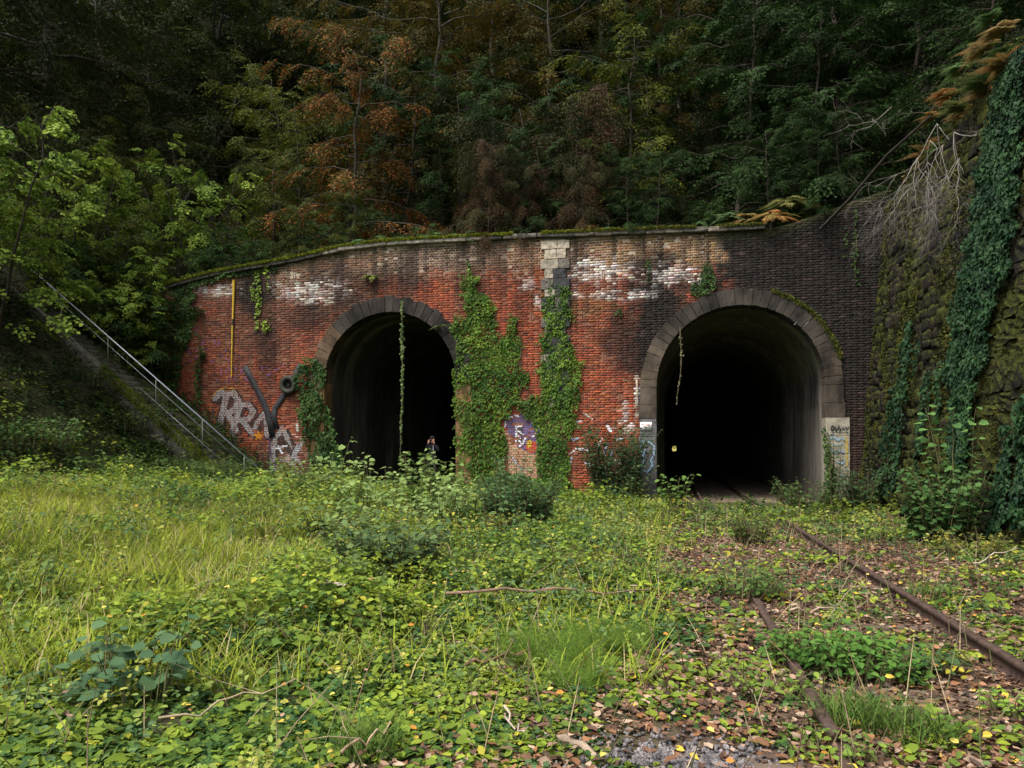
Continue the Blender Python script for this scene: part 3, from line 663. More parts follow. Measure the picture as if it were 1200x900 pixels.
def tree_meshes(seed, H=8, R0=3.2, trunk_r=.12, clear=.8, nl=24, ns=11, leaf=.09, ca=(.05, .08, .02), cb=(.09, .11, .025), up=.25, shape='diamond', sl=1.1, droop=.3, profile='round', stems=1, cc=None, ccp=0.0, bark=(.05, .042, .03), dens=1.0, gap=.075):
    rng = np.random.default_rng(seed); T = [spray_t(rng, sl, 9, leaf, droop, gap) for _ in range(5)]
    mbk = MB(); LP, LD, LN, LZ, LC = [], [], [], [], []
    ca, cb = np.array(ca), np.array(cb)
    for sidx in range(stems):
        lean = rng.normal(0, .04, 2) if stems == 1 else rng.uniform(-.35, .35, 2)
        tp = [np.array([0, 0, -.3])]; n = 9; wob = rng.normal(0, .012 * H, (n + 1, 2))
        for i in range(1, n + 1): t = i / n; tp.append(np.array([lean[0] * H * t + wob[i, 0] * t, lean[1] * H * t + wob[i, 1] * t, H * t * (1 if sidx == 0 else .85)]))
        tp = np.array(tp); tr = trunk_r * (1 - .85 * np.linspace(0, 1, n + 1) ** .8); tr[0] *= 1.25
        mbk.tube(tp, tr, 8, bark)
        nn = nl // stems
        for k in range(nn):
            t = k / nn; h = clear + (H * .97 - clear) * (t ** .85); fr = np.clip(h / H, 0, 1)
            p0 = np.array([np.interp(fr * n, np.arange(n + 1), tp[:, c]) for c in range(3)])
            az = k * 2.4 + rng.uniform(-.4, .4) + sidx * 1.3
            if profile == 'round': L = R0 * (math.sin(math.pi * (.22 + .74 * t)) ** .7)
            elif profile == 'cone': L = R0 * (1.02 - .85 * t)
            else: L = R0 * (.75 + .25 * math.sin(t * 9))
            L *= rng.uniform(.75, 1.15); el = up + .5 * t + rng.normal(0, .12)
            d = np.array([math.cos(az) * math.cos(el), math.sin(az) * math.cos(el), math.sin(el)])
            m = 7; pts = [p0 + d * L * (i / m) + np.array([0, 0, -droop * L * .45 * (i / m) ** 2]) + rng.normal(0, .02 * L, 3) * (i > 0) for i in range(m + 1)]
            r_l = max(.012, trunk_r * .35 * (1 - t * .6)); mbk.tube(pts, np.linspace(r_l, .006, m + 1), 4, bark, False)
            pts = np.array(pts); tint = rng.random()
            for q in range(int(ns * dens * max(.4, L / R0))):
                u = rng.uniform(.18, 1.0); pp = np.array([np.interp(u * m, np.arange(m + 1), pts[:, c]) for c in range(3)])
                s_ = 1 if q % 2 else -1; a = az + s_ * rng.uniform(.2, 1.0) * (1.1 - u * .6)
                P, D, N, Z, tw = T[int(rng.integers(5))]; sc = rng.uniform(.6, 1.1) * (1.0 - .25 * t)
                tilt = rng.normal(-.2 - droop * .5, .25); roll = rng.normal(0, .28)
                Rm = np.array((Matrix.Rotation(a, 3, 'Z') @ Matrix.Rotation(-tilt, 3, 'Y') @ Matrix.Rotation(roll, 3, 'X')))
                LP.append(pp + (P * sc) @ Rm.T); LD.append(D @ Rm.T); LN.append(N @ Rm.T); LZ.append(Z * (.8 + .2 * sc))
                f = np.clip(tint * .5 + rng.random() * .4 + rng.normal(0, .2, len(P)), 0, 1)
                c = ca + (cb - ca) * f[:, None]
                if cc is not None: mk = rng.random(len(P)) < ccp * (1.8 if tint > .5 else .4); c[mk] = np.array(cc) * rng.uniform(.6, 1.2, (mk.sum(), 1))
                LC.append(c * rng.uniform(.8, 1.15, (len(P), 1)))
                a0, a1 = tw[0]; mbk.tube([pp + (a0 * sc) @ Rm.T, pp + (a1 * sc) @ Rm.T], [.007, .003], 3, bark, False)
    V, Fq, Cc = leaf_arrays(np.concatenate(LP), np.concatenate(LD), np.concatenate(LN), np.concatenate(LZ), np.concatenate(LC), shape)
    tm = mbk.mesh('trunk', [M['bark']], True); cm_ = mesh_np('crown', V, Fq, Cc, [M['leaf']])
    return tm, cm_
USED = {}
def plant_tree(kind, x, y, z, sc=1, rz=0, tilt=(0, 0), name='tree', label='', cat='tree', group=None):
    tm, cm_ = KIND[kind]
    o = empty(name, (x, y, z)); o.rotation_euler = (tilt[0], tilt[1], rz); o.scale = (sc, sc, sc); tag(o, label, cat, group)
    link('trunk', tm, o); link('crown', cm_, o); return o
G1, G2 = (.045, .075, .014), (.11, .14, .025)
KIND = dict(
 beech=tree_meshes(1, 8.5, 3.6, .11, .4, 32, 17, .13, (0.034, 0.049, 0.006), (0.129, 0.143, 0.017), .05, droop=.45, profile='flat', gap=.105),
 beech2=tree_meshes(2, 7.5, 3.2, .10, .3, 30, 17, .13, (0.025, 0.046, 0.008), (0.068, 0.094, 0.014), .0, droop=.45, profile='flat', cc=(0.155, 0.121, 0.014), ccp=.10, gap=.105),
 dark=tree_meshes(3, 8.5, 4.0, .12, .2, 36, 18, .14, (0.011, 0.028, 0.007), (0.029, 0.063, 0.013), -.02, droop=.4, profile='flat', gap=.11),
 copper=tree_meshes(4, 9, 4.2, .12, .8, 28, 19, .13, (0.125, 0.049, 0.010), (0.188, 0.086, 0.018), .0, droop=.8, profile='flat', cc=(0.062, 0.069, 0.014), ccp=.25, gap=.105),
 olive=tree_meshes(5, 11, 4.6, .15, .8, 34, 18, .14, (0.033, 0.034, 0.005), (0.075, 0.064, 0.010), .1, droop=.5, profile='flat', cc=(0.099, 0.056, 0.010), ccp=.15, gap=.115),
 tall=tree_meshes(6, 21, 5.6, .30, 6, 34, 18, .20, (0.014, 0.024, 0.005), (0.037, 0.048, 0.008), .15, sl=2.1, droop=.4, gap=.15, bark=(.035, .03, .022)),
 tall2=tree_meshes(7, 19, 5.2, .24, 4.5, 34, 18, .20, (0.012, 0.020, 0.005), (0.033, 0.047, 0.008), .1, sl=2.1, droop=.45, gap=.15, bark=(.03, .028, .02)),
 hazel=tree_meshes(8, 7.0, 2.9, .06, .3, 46, 10, .115, (.08, .15, .02), (.27, .36, .055), .45, 'round', .9, .35, 'round', 4, gap=.095),
 brown=tree_meshes(9, 5.5, 2.0, .06, .2, 30, 17, .10, (0.044, 0.024, 0.011), (0.089, 0.050, 0.021), .1, droop=1.1, profile='flat', cc=(0.036, 0.042, 0.012), ccp=.45, gap=.085),
 bush=tree_meshes(10, 2.4, 1.6, .05, .1, 24, 12, .085, (0.015, 0.042, 0.010), (0.046, 0.092, 0.017), .3, sl=.6, droop=.3, gap=.065),
 bushl=tree_meshes(11, 1.8, 1.2, .04, .1, 18, 9, .09, (.16, .17, .02), (.35, .33, .04), .3, 'round', .55, .3, gap=.07),
)
print('kinds', round(time.time() - T0, 1))
def hz(x, y): return float(hill_h(np.array(x), np.array(y)))
def gz_(x, y): return float(ground_h(np.array(x), np.array(y)))
def px_x(px, Y): d = ray(px, 527); return d[0] * Y / d[1]
# understorey standing just behind the coping, from left to right
U = [ # kind, px, Y, scale, label, name
 ('beech2', 60, 30, 1.1, 'green understorey beech on the upper bank at the far left, behind the hazel', 'beech_tree'),
 ('hazel', 215, 26.6, .85, 'bright green hazel leaning over the low left end of the brick wall', 'hazel_bush'),
 ('bush', 262, 25.9, 1.0, 'low dark bush behind the sloping coping above the yellow pipe', 'bush'),
 ('beech2', 318, 28, .75, 'small pale green sapling with layered sprays behind the sloping coping', 'beech_tree'),
 ('beech', 352, 33, .95, 'layered yellow green beech standing left of the copper leaved tree', 'beech_tree'),
 ('copper', 415, 28, 1.02, 'copper orange leaved tree drooping toward the coping left of the left arch crown', 'beech_tree'),
 ('bush', 385, 26.2, .9, 'dark bush at the foot of the copper leaved tree', 'bush'),
 ('dark', 470, 31, .95, 'dark green tree between the copper tree and the dead brown creeper', 'hornbeam_tree'),
 ('olive', 520, 32, 1.15, 'olive and yellow leaved tree above the left arch, autumn tinted at its top', 'oak_tree'),
 ('bush', 500, 26.6, .8, 'dark low bush on the wall top behind the fern row', 'bush'),
 ('brown', 583, 26.2, 1.0, 'withered brown leaved creeper hanging to the coping right of the left arch', 'withered_shrub'),
 ('dark', 628, 27.0, .75, 'blue green holly like shrub between two withered brown shrubs', 'holly_tree'),
 ('brown', 668, 26.8, 1.2, 'withered reddish brown shrub standing behind the stone pilaster', 'withered_shrub'),
 ('olive', 640, 33, 1.1, 'olive green tree behind the withered brown shrubs', 'oak_tree'),
 ('beech', 735, 29.5, .95, 'slim trunked beech with olive sprays above the white lime bloom', 'beech_tree'),
 ('beech2', 712, 26.8, .55, 'small green sapling leaning behind the coping beside the withered shrub', 'beech_tree'),
 ('olive', 800, 34, 1.05, 'olive green tree over the left haunch of the right arch', 'oak_tree'),
 ('dark', 860, 29.5, 1.1, 'dark green hornbeam with horizontal layers above the right arch crown', 'hornbeam_tree'),
 ('dark', 935, 28, 1.0, 'dark green hornbeam with horizontal layers behind the tan ferns', 'hornbeam_tree'),
 ('dark', 1000, 29.5, 1.05, 'dark green hornbeam behind the hanging bare branches', 'hornbeam_tree'),
 ('dark', 905, 34.5, 1.2, 'tall dark hornbeam high on the slope above the right arch', 'hornbeam_tree'),
 ('dark', 1060, 30, 1.2, 'dark green hornbeam at the top right behind the stone retaining wall', 'hornbeam_tree'),
 ('beech', 130, 27.5, .8, 'yellow green beech just behind the top of the stair', 'beech_tree'),
 ('beech2', 190, 29, .75, 'young green beech behind the left end of the coping', 'beech_tree'),
 ('beech', 330, 38, 1.2, 'olive beech in the upper left forest, left of the copper leaved tree', 'beech_tree'),
 ('olive', 450, 37, 1.25, 'yellowing oak high above the copper leaved tree', 'oak_tree'),
 ('olive', 580, 38, 1.3, 'olive oak high above the withered brown creeper', 'oak_tree'),
 ('dark', 760, 36, 1.3, 'dark hornbeam on the upper slope between the arches', 'hornbeam_tree'),
 ('dark', 545, 31, .8, 'dark green tree behind the rightmost ferns on the wall', 'hornbeam_tree'),
 ('dark', 770, 30.5, .8, 'dark hornbeam right of the slim trunked beech', 'hornbeam_tree'),
 ('dark', 985, 34, 1.4, 'large dark hornbeam high on the slope at the upper right', 'hornbeam_tree'),
 ('beech2', 160, 34, 1.15, 'green beech with drooping sprays high on the left slope', 'beech_tree'),
 ('beech2', 10, 36, 1.3, 'green beech on the slope at the left edge of the picture', 'beech_tree')]
rr = random.Random(4)
for k_, px, Y, sc, lb, nm in U:
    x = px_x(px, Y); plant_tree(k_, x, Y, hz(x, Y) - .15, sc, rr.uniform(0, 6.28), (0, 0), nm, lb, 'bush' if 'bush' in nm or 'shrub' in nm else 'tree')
plant_tree('beech2', px_x(135, 23.2), 23.2, gz_(px_x(135, 23.2), 23.2) - .1, .62, 1.2, (0, 0), 'beech_tree', 'low drooping beech at the far left end of the brick wall', 'tree')
plant_tree('bush', px_x(178, 23.4), 23.4, gz_(px_x(178, 23.4), 23.4) - .1, 1.15, 2.2, (0, 0), 'bush', 'dark bush hugging the left edge of the brick wall beside the handrail', 'bush')
plant_tree('hazel', px_x(150, 22.8), 22.8, gz_(px_x(150, 22.8), 22.8) - .1, .5, 2.2, (0, 0), 'hazel_bush', 'small hazel between the handrail and the left edge of the brick wall', 'bush')
plant_tree('bush', px_x(100, 22.6), 22.6, gz_(px_x(100, 22.6), 22.6) - .1, 1.2, .2, (0, 0), 'bush', 'dark bush behind the upper part of the handrail', 'bush')
for i, (k_, px, Y, sc, nm, lb) in enumerate((('dark', 958, 24.9, .36, 'sapling', 'dark green low sapling hanging over the brick top right of the bracken'), ('dark', 990, 25.0, .42, 'sapling', 'dark sapling hanging over the black brick top near the fallen trunk'),
   ('dark', 905, 25.4, .4, 'sapling', 'dark sapling directly behind the orange bracken'), ('dark', 770, 24.9, .30, 'sapling', 'small sapling on the wall top above the white lime bloom'), ('beech2', 350, 25.0, .32, 'sapling', 'small sapling leaning over the coping at its bend'),
   ('brown', 572, 24.6, .62, 'withered_shrub', 'withered brown creeper spilling over the coping left of the pilaster'), ('brown', 610, 24.7, .5, 'withered_shrub', 'low withered creeper on the coping just left of the pilaster top'), ('brown', 684, 24.8, .55, 'withered_shrub', 'withered brown shrub leaning on the coping right of the pilaster top'),
   ('bush', 300, 24.9, .55, 'bush', 'dark leafy bush drooping over the sloping coping right of the yellow pipe'), ('bush', 245, 24.9, .55, 'bush', 'dark leafy bush drooping over the coping left of the yellow pipe'), ('dark', 735, 25.2, .36, 'sapling', 'dark green sapling behind the coping between pilaster and lime bloom'),
   ('dark', 640, 25.4, .4, 'sapling', 'blue green sapling behind the cream stones of the pilaster top'), ('bush', 835, 24.8, .5, 'bush', 'low dark bush drooping over the coping above the right arch'), ('beech2', 410, 25.2, .34, 'sapling', 'green sapling on the wall top below the copper tree'))):
    x = px_x(px, Y); plant_tree(k_, x, Y, float(topz(x)) - .05, sc, i * 1.3, (0, 0), nm, lb, 'shrub' if nm != 'sapling' else 'tree')
# tall forest
rng = np.random.default_rng(31); pts = []
gr_t = 'tall trees of the forest on the slope'
spots = [(120, 48), (175, 44), (205, 52), (250, 46), (285, 50), (318, 58), (90, 55), (40, 45), (700, 44), (735, 55), (770, 47), (815, 42), (545, 48), (460, 47), (620, 52), (880, 48), (940, 43), (1010, 46), (1080, 40), (390, 50), (150, 62), (230, 64), (340, 66), (-30, 42), (-90, 50)]
for px, Y in spots: pts.append((px_x(px, Y), Y))
tries = 0
while len(pts) < 135 and tries < 9000:
    tries += 1; Y = rng.uniform(44, 105); px = rng.uniform(-150, 1330); x = px_x(px, Y)
    if 690 < px < 745 and Y > 60: continue
    if all((x - a) ** 2 + (Y - b) ** 2 > 3.4 ** 2 + (Y - 44) * .15 for a, b in pts): pts.append((x, Y))
for i, (x, Y) in enumerate(pts):
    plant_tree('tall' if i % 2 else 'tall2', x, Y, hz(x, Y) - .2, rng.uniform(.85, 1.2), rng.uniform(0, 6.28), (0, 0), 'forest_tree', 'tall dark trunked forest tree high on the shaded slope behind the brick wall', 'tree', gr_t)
x = px_x(178, 41); plant_tree('tall2', x, 41, hz(x, 41), 1.1, 1.0, (0, rad(24)), 'leaning_tree', 'dark leaning tree trunk crossing the forest gap toward the upper right', 'tree')
for i, (x, y, sc, lb) in enumerate(((8.3, 22.5, .75, 'dark hornbeam on the bank behind the bare hanging branches'), (9.2, 18.5, .85, 'dark hornbeam on the bank above the tan bracken'), (8.4, 15.2, .6, 'dark green tree above the top right corner of the stone wall'), (10.5, 25.5, 1.0, 'tall dark hornbeam behind the upper end of the fallen trunk'))):
    plant_tree('dark', x, y, float(right_h(np.array(x), np.array(y))) - .2, sc, i * 2.0, (0, 0), 'hornbeam_tree', lb, 'tree')
# left bank hazel and its neighbours, trees on the banks that shade the cutting
plant_tree('hazel', -18.6, 18.1, gz_(-18.6, 18.1) - .1, 1.0, .4, (0, 0), 'hazel_bush', 'large bright green hazel on the left bank above the handrail', 'bush')
plant_tree('hazel', -20.4, 22.8, gz_(-20.4, 22.8) - .1, .85, 2.4, (0, 0), 'hazel_bush', 'green hazel behind the top of the steel handrail', 'bush')
plant_tree('hazel', -18.6, 23.2, gz_(-18.6, 23.2) - .1, .62, 4.0, (0, 0), 'hazel_bush', 'smaller hazel behind the middle of the handrail', 'bush')
plant_tree('beech2', -21.5, 17.2, gz_(-21.5, 17.2), 1.1, 3.0, (0, 0), 'beech_tree', 'green beech rising behind the large hazel at the left edge', 'tree')
gb = 'trees shading the cutting from its banks'
for i, (x, y) in enumerate([(-25, 22), (-27, 29), (-33, 18), (-24, -4), (-30, 36)]):
    plant_tree('tall' if i % 2 else 'tall2', x, y, gz_(x, min(y, 24)) - .2, 1, i * 1.1, (0, 0), 'forest_tree', 'tall forest tree crowning the top of the left bank', 'tree', gb)
for i, (x, y) in enumerate([(11, 10), (12.5, 16), (11.5, 22), (16, 13), (12, 3), (17, 20), (14, -4)]):
    plant_tree('tall' if i % 2 else 'tall2', x, y, float(right_h(np.array(x), np.array(y))) - .2, .95, i * 1.7, (0, 0), 'forest_tree', 'tall forest tree standing on the bank above the mossy stone wall', 'tree', 'trees above the stone wall')
print('forest', round(time.time() - T0, 1))
# ------------------------------------------------------------------ undergrowth scattered in rosettes
TX = 1.58; GA = .735
def rosettes(cx, cy, cz, hv, nl, leaf, ca, shape, rng, spread=.10, tilt=.45, up=1.0):
    """cx.. (n) cluster spots; nl leaves each; hv height of the plant"""
    n = len(cx); k = np.repeat(np.arange(n), nl); m = len(k)
    az = rng.uniform(0, 2 * np.pi, m); rr_ = spread * rng.uniform(.2, 1, m) * (.6 + leaf[k] * 6)
    hgt = hv[k] * (1 - rng.random(m) ** 1.6 * .75)
    P = np.stack([cx[k] + np.cos(az) * rr_, cy[k] + np.sin(az) * rr_, cz[k] + hgt + .01], -1)
    D = np.stack([np.cos(az), np.sin(az), rng.normal(-.1, .3, m)], -1)
    N = np.stack([rng.normal(0, tilt, m), rng.normal(-.15, tilt, m), np.full(m, up)], -1)
    C = ca[k] * rng.uniform(.75, 1.2, (m, 1)); return leaf_arrays(P, D, N, leaf[k] * rng.uniform(.65, 1.2, m), C, shape)
def polar(n, r0, r1, rng, a0=-41, a1=39, pw=1.0):
    r = (r0 ** pw + (r1 ** pw - r0 ** pw) * rng.random(n)) ** (1 / pw); a = np.radians(rng.uniform(a0, a1, n)) - YAW
    return np.sin(a) * r, np.cos(a) * r, r
def grassy(x, y):
    return sm(-2.2, -4.8, x + (y - 8) * .22) * sm(4.5, 8, y) * sm(20, 17, y) * sm(.38, .5, fbm(x * .6, y * .6, 71) + .04)
def cover(x, y):
    n = fbm(x * .9, y * .9, 41); n2 = fbm(x * 2.4, y * 2.4, 42)
    tr = sm(-1.0, .5, x) * sm(18, 12, y)             # bare, littered track bed
    c = 1 - tr * (.84 + .5 * (n - .5))
    c = np.where((x > 3.9) & (y > 7), np.maximum(c, .55), c)
    gx, gy, _ = gat(800, 893); g = sm(.8, .25, np.hypot((x - gx) * .7, y - gy) + (n2 - .5) * .8); c = c * (1 - g * .93)
    c = c * (1 - .85 * (np.abs(x - TX - GA) < .10) * (y < 18)) * (1 - .8 * (np.abs(x - TX + GA) < .10) * (y < 8.5)) * (1 - .8 * sm(1.9, 1.2, np.abs(x - TX)) * sm(20.5, 22, y))
    c = c * (1 - .45 * sm(14, 17, y) * sm(-3.5, -1, x))
    c = c * (.2 + 1.0 * sm(.34, .54, n2))
    c = c * (1 - .62 * grassy(x, y))
    return c
def vegh(x, y):
    n = fbm(x * .55, y * .55, 51); n2 = fbm(x * 1.9, y * 1.9, 52)
    h = .04 + .55 * sm(.36, .72, n) * (.3 + 1.1 * n2)
    h = h * (1 - .7 * sm(-1.5, .3, x) * sm(20, 15, y)) * sm(2.5, 8, y) + .03
    h = h + .12 * sm(9, 14, y) * sm(.5, -2, x) * (.3 + n)
    return h
PAL = np.array([(.16, .23, .03), (.24, .31, .035), (.085, .155, .030), (.045, .10, .030), (.36, .33, .04), (.12, .18, .035)])
def build_cover(name, label, n, r0, r1, lf, shape, nl, seed, pw):
    rng = np.random.default_rng(seed); x, y, r = polar(n, r0, r1, rng, pw=pw)
    sel = (x < 5.25) & (y < 23.9) & (rng.random(n) < cover(x, y)) & (ground_h(x, y) < 3.2)
    x, y, r = x[sel], y[sel], r[sel]; z = ground_h(x, y); hv = vegh(x, y) * rng.uniform(.5, 1.1, len(x))
    sp = fbm(x * .7, y * .7, 61); s2 = fbm(x * 2, y * 2, 62) * .6 + rng.random(len(x)) * .4
    pn = fbm(x * .75, y * .75, 63) * .75 + rng.random(len(x)) * .25; idx = np.where(pn < .40, 3, np.where(pn < .48, 2, np.where(pn < .56, 0, np.where(pn < .66, 1, 5))))
    idx = np.where((x > -2.5) & (sp < .5) & (rng.random(len(x)) < .4), 3, idx); idx = np.where(rng.random(len(x)) < .018, 4, idx)
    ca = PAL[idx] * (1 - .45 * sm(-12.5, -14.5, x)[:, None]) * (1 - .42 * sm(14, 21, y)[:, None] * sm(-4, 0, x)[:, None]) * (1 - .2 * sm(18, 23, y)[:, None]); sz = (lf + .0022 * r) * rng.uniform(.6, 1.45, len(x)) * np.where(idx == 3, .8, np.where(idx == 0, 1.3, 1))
    iv = (idx == 3) | (idx == 2) if shape == 'oval' else np.zeros(len(x), bool)
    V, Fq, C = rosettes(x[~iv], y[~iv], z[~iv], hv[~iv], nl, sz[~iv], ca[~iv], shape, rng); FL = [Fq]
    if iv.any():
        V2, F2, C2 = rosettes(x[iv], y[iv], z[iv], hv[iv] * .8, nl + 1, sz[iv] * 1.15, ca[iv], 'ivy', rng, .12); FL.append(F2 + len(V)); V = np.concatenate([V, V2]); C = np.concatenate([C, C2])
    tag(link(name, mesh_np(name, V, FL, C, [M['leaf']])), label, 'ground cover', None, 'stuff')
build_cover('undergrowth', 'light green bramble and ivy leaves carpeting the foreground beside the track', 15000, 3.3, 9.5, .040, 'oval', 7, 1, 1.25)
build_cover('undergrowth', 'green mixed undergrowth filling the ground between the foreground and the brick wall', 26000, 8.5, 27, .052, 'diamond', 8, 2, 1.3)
rng = np.random.default_rng(88); n = 5200; x, y, r = polar(n, 3.6, 23, rng, pw=1.3); s = (x < 5) & (y < 23.5) & (x > -15) & (rng.random(n) < cover(x, y) * (.15 + .9 * sm(.4, .62, fbm(x * .8, y * .8, 89)))); x, y, r = x[s], y[s], r[s]; m = len(x)
hv = rng.uniform(.16, .5, m) * np.clip(.45 + y / 18, 0, 1) * np.where(x > 0, .6, 1); cw = np.array([(.20, .26, .06), (.12, .19, .06), (.09, .15, .065), (.30, .32, .07)])[rng.integers(0, 4, m)]
V, Fq, C = rosettes(x, y, ground_h(x, y), hv, 18, .032 + .0022 * r, cw, 'oval', rng, .085, .6)
tag(link('weeds', mesh_np('weeds', V, Fq, C, [M['leaf']])), 'small upright weeds rising above the ground cover', 'weeds', None, 'stuff')
def blades(name, label, x, y, hgt, cols, rng, lean=.35, wid=1.0, mat='leaf'):
    n = len(x); az = rng.uniform(0, 6.283, n); l = rng.uniform(.3, 1, n) * lean
    D = np.stack([np.cos(az) * l, np.sin(az) * l, np.ones(n)], -1); N = np.stack([np.cos(az), np.sin(az), np.zeros(n) - .1], -1)
    V, Fq, C = leaf_arrays(np.stack([x, y, ground_h(x, y) - .01], -1), D, N, hgt, cols, 'blade')
    return tag(link(name, mesh_np(name, V, Fq, C, [M[mat]])), label, 'grass', None, 'stuff')
rng = np.random.default_rng(6); n = 210000; x, y, r = polar(n, 3.5, 22, rng, pw=1.35)
gm = np.maximum(grassy(x, y), .10 * (x < 0) * (y > 5)) * (x > -14.5); gm = np.maximum(gm, .55 * (x < -1.2 - y * .16) * (y < 9) * sm(.5, .68, fbm(x * 1.1, y * 1.1, 73)))
sel = rng.random(n) < gm; x, y, r = x[sel], y[sel], r[sel]; m = len(x)
c = mix((.15, .21, .02), (.32, .37, .04), np.clip(fbm(x, y, 74) * 1.4 - .2 + rng.normal(0, .2, m), 0, 1)); c = mix(c, (.40, .34, .17), (rng.random(m) < .16) * .9)
blades('grass', 'long yellow green grass arching over the left side of the clearing', x, y, rng.uniform(.14, .42, m) * (.6 + .7 * fbm(x * .8, y * .8, 72)), c, rng, .8)
# loose green grass tufts near the left rail
rng = np.random.default_rng(16); xs_, ys_ = [], []
for (px, py, rr_, k) in ((1000, 850, .22, 420), (1075, 868, .2, 300), (430, 880, .18, 220), (1090, 700, .3, 160), (900, 700, .3, 160)):
    g = gat(px, py); a = rng.uniform(0, 6.28, k); q = rr_ * np.sqrt(rng.random(k)); xs_.append(g[0] + np.cos(a) * q); ys_.append(g[1] + np.sin(a) * q)
x = np.concatenate(xs_); y = np.concatenate(ys_); blades('grass', 'thin dark green grass tufts growing by the near end of the left rail', x, y, rng.uniform(.12, .3, len(x)), mix((.05, .11, .02), (.13, .2, .04), rng.random(len(x))), rng, .9)
# feathery horsetail tufts
def horsetail(px, py, n, sp, h, label):
    rng = np.random.default_rng(int(px)); g = gat(px, py); t = empty('horsetail', (g[0], g[1], gz_(g[0], g[1]))); tag(t, label, 'plant')
    mbs = MB(); P = []; D = []; N = []; Z = []
    for i in range(n):
        a = rng.uniform(0, 6.28); q = sp * math.sqrt(rng.random()); b = np.array([math.cos(a) * q, math.sin(a) * q * 1.2, 0]); hh_ = h * rng.uniform(.6, 1.1); ln = rng.normal(0, .12, 2)
        mbs.tube([b, b + np.array([ln[0] * .5, ln[1] * .5, hh_ * .5]), b + np.array([ln[0], ln[1], hh_])], [.003, .0025, .001], 3, (.12, .22, .03), False)
        for j in range(14):
            u = .15 + .85 * j / 14; c0 = b + np.array([ln[0] * u, ln[1] * u, hh_ * u])
            for q_ in range(7):
                az = q_ * .9 + j * .4; P.append(c0); D.append([math.cos(az), math.sin(az), .45]); N.append([rng.normal(), rng.normal(), .5]); Z.append(.13 * (1.15 - u) * rng.uniform(.7, 1.2))
    mbs.obj('stems', M['leaf'], t)
    m = len(P); mbf = MB(); T_, F_ = LEAF['blade']
    mbf.leaves(np.array(P), np.array(D), np.array(N), np.array(Z), mix((.10, .19, .03), (.22, .33, .06), rng.random(m)), 'blade'); mbf.obj('foliage', M['leaf'], t)
horsetail(650, 775, 70, .34, .34, 'bright green feathery horsetail tuft, largest, in the middle of the foreground')
horsetail(733, 762, 30, .18, .28, 'smaller feathery horsetail tuft just right of the large one')
horsetail(680, 800, 26, .2, .2, 'low feathery horsetail sprouting in front of the large tuft')
# ------------------------------------------------------------------ leaf litter, gravel, sleepers, rails
rng = np.random.default_rng(21); n = 70000
y = 3.4 + 18 * rng.random(n) ** 1.7; x = rng.uniform(-2.2, 5.2, n); lit = sm(-2.0, .3, x) * (1 - .6 * sm(13, 19, y))
gx, gy, _ = gat(800, 893); lit *= 1 - .85 * (np.hypot((x - gx) * .7, y - gy) < .4)
sel = rng.random(n) < lit; x, y = x[sel], y[sel]; n = len(x)
P = np.stack([x, y, ground_h(x, y) + .006 + rng.random(n) * .03], -1); az = rng.uniform(0, 6.28, n)
pal = np.array([(.17, .09, .055), (.24, .15, .10), (.10, .055, .035), (.33, .24, .17), (.07, .045, .032), (.20, .095, .045)]); c = pal[rng.integers(0, 6, n)] * rng.uniform(.7, 1.2, (n, 1))
c[rng.random(n) < .012] = (.55, .38, .05)
V, Fq, C = leaf_arrays(P, np.stack([np.cos(az), np.sin(az), rng.normal(0, .15, n)], -1), np.stack([rng.normal(0, .35, n), rng.normal(0, .35, n), np.ones(n)], -1), rng.uniform(.02, .085, n), c, 'curl')
tag(link('leaf_litter', mesh_np('leaf_litter', V, Fq, C, [M['litter']])), 'brown fallen leaves covering the bed between and beside the rails', 'leaf litter', None, 'stuff')
# scattered yellow and orange fallen leaves over the green
n = 800; x, y, r = polar(n, 3.5, 16, rng); x, y, r = x[x < 5], y[x < 5], r[x < 5]; n = len(x); az = rng.uniform(0, 6.28, n)
pal = np.array([(.50, .36, .05), (.42, .18, .03), (.30, .15, .08), (.55, .45, .10), (.35, .22, .16)])
V, Fq, C = leaf_arrays(np.stack([x, y, ground_h(x, y) + vegh(x, y) * .8 + .02], -1), np.stack([np.cos(az), np.sin(az), rng.normal(0, .2, n)], -1), np.stack([rng.normal(0, .4, n), rng.normal(-.2, .4, n), np.ones(n)], -1), rng.uniform(.03, .065, n), pal[rng.integers(0, 5, n)], 'oval')
tag(link('fallen_leaves', mesh_np('fallen_leaves', V, Fq, C, [M['litter']])), 'yellow and orange fallen leaves dotted over the green ground cover', 'leaves', None, 'stuff')
# gravel
ico = bmesh.new(); bmesh.ops.create_icosphere(ico, subdivisions=1, radius=1); IV = np.array([v.co[:] for v in ico.verts]); IF = np.array([[v.index for v in f.verts] for f in ico.faces]); ico.free()
n = 2200; a = rng.uniform(0, 6.28, n); q = np.abs(rng.normal(0, .22, n)); x = gx + np.cos(a) * q * 1.5; y = gy + np.sin(a) * q
k = rng.random(n) < .3; x = np.where(k, rng.uniform(-1.5, 4.8, n), x); y = np.where(k, rng.uniform(3.4, 13, n), y)
sz = rng.uniform(.007, .019, n); V = IV[None] * sz[:, None, None] * rng.uniform(.55, 1.2, (n, 1, 3)) * rng.uniform(.8, 1.2, (n, 12, 1)) + np.stack([x, y, ground_h(x, y) + .012], -1)[:, None]
Fq = (IF[None] + (np.arange(n) * 12)[:, None, None]).reshape(-1, 3); c = mix((.05, .048, .055), (.20, .18, .18), rng.random(n))
tag(link('gravel', mesh_np('gravel', V.reshape(-1, 3), Fq, np.repeat(c, 12, 0), [M['stone']])), 'patch of grey ballast stones at the bottom edge left of the rail', 'gravel', None, 'stuff')
TX = 1.58; GA = .735
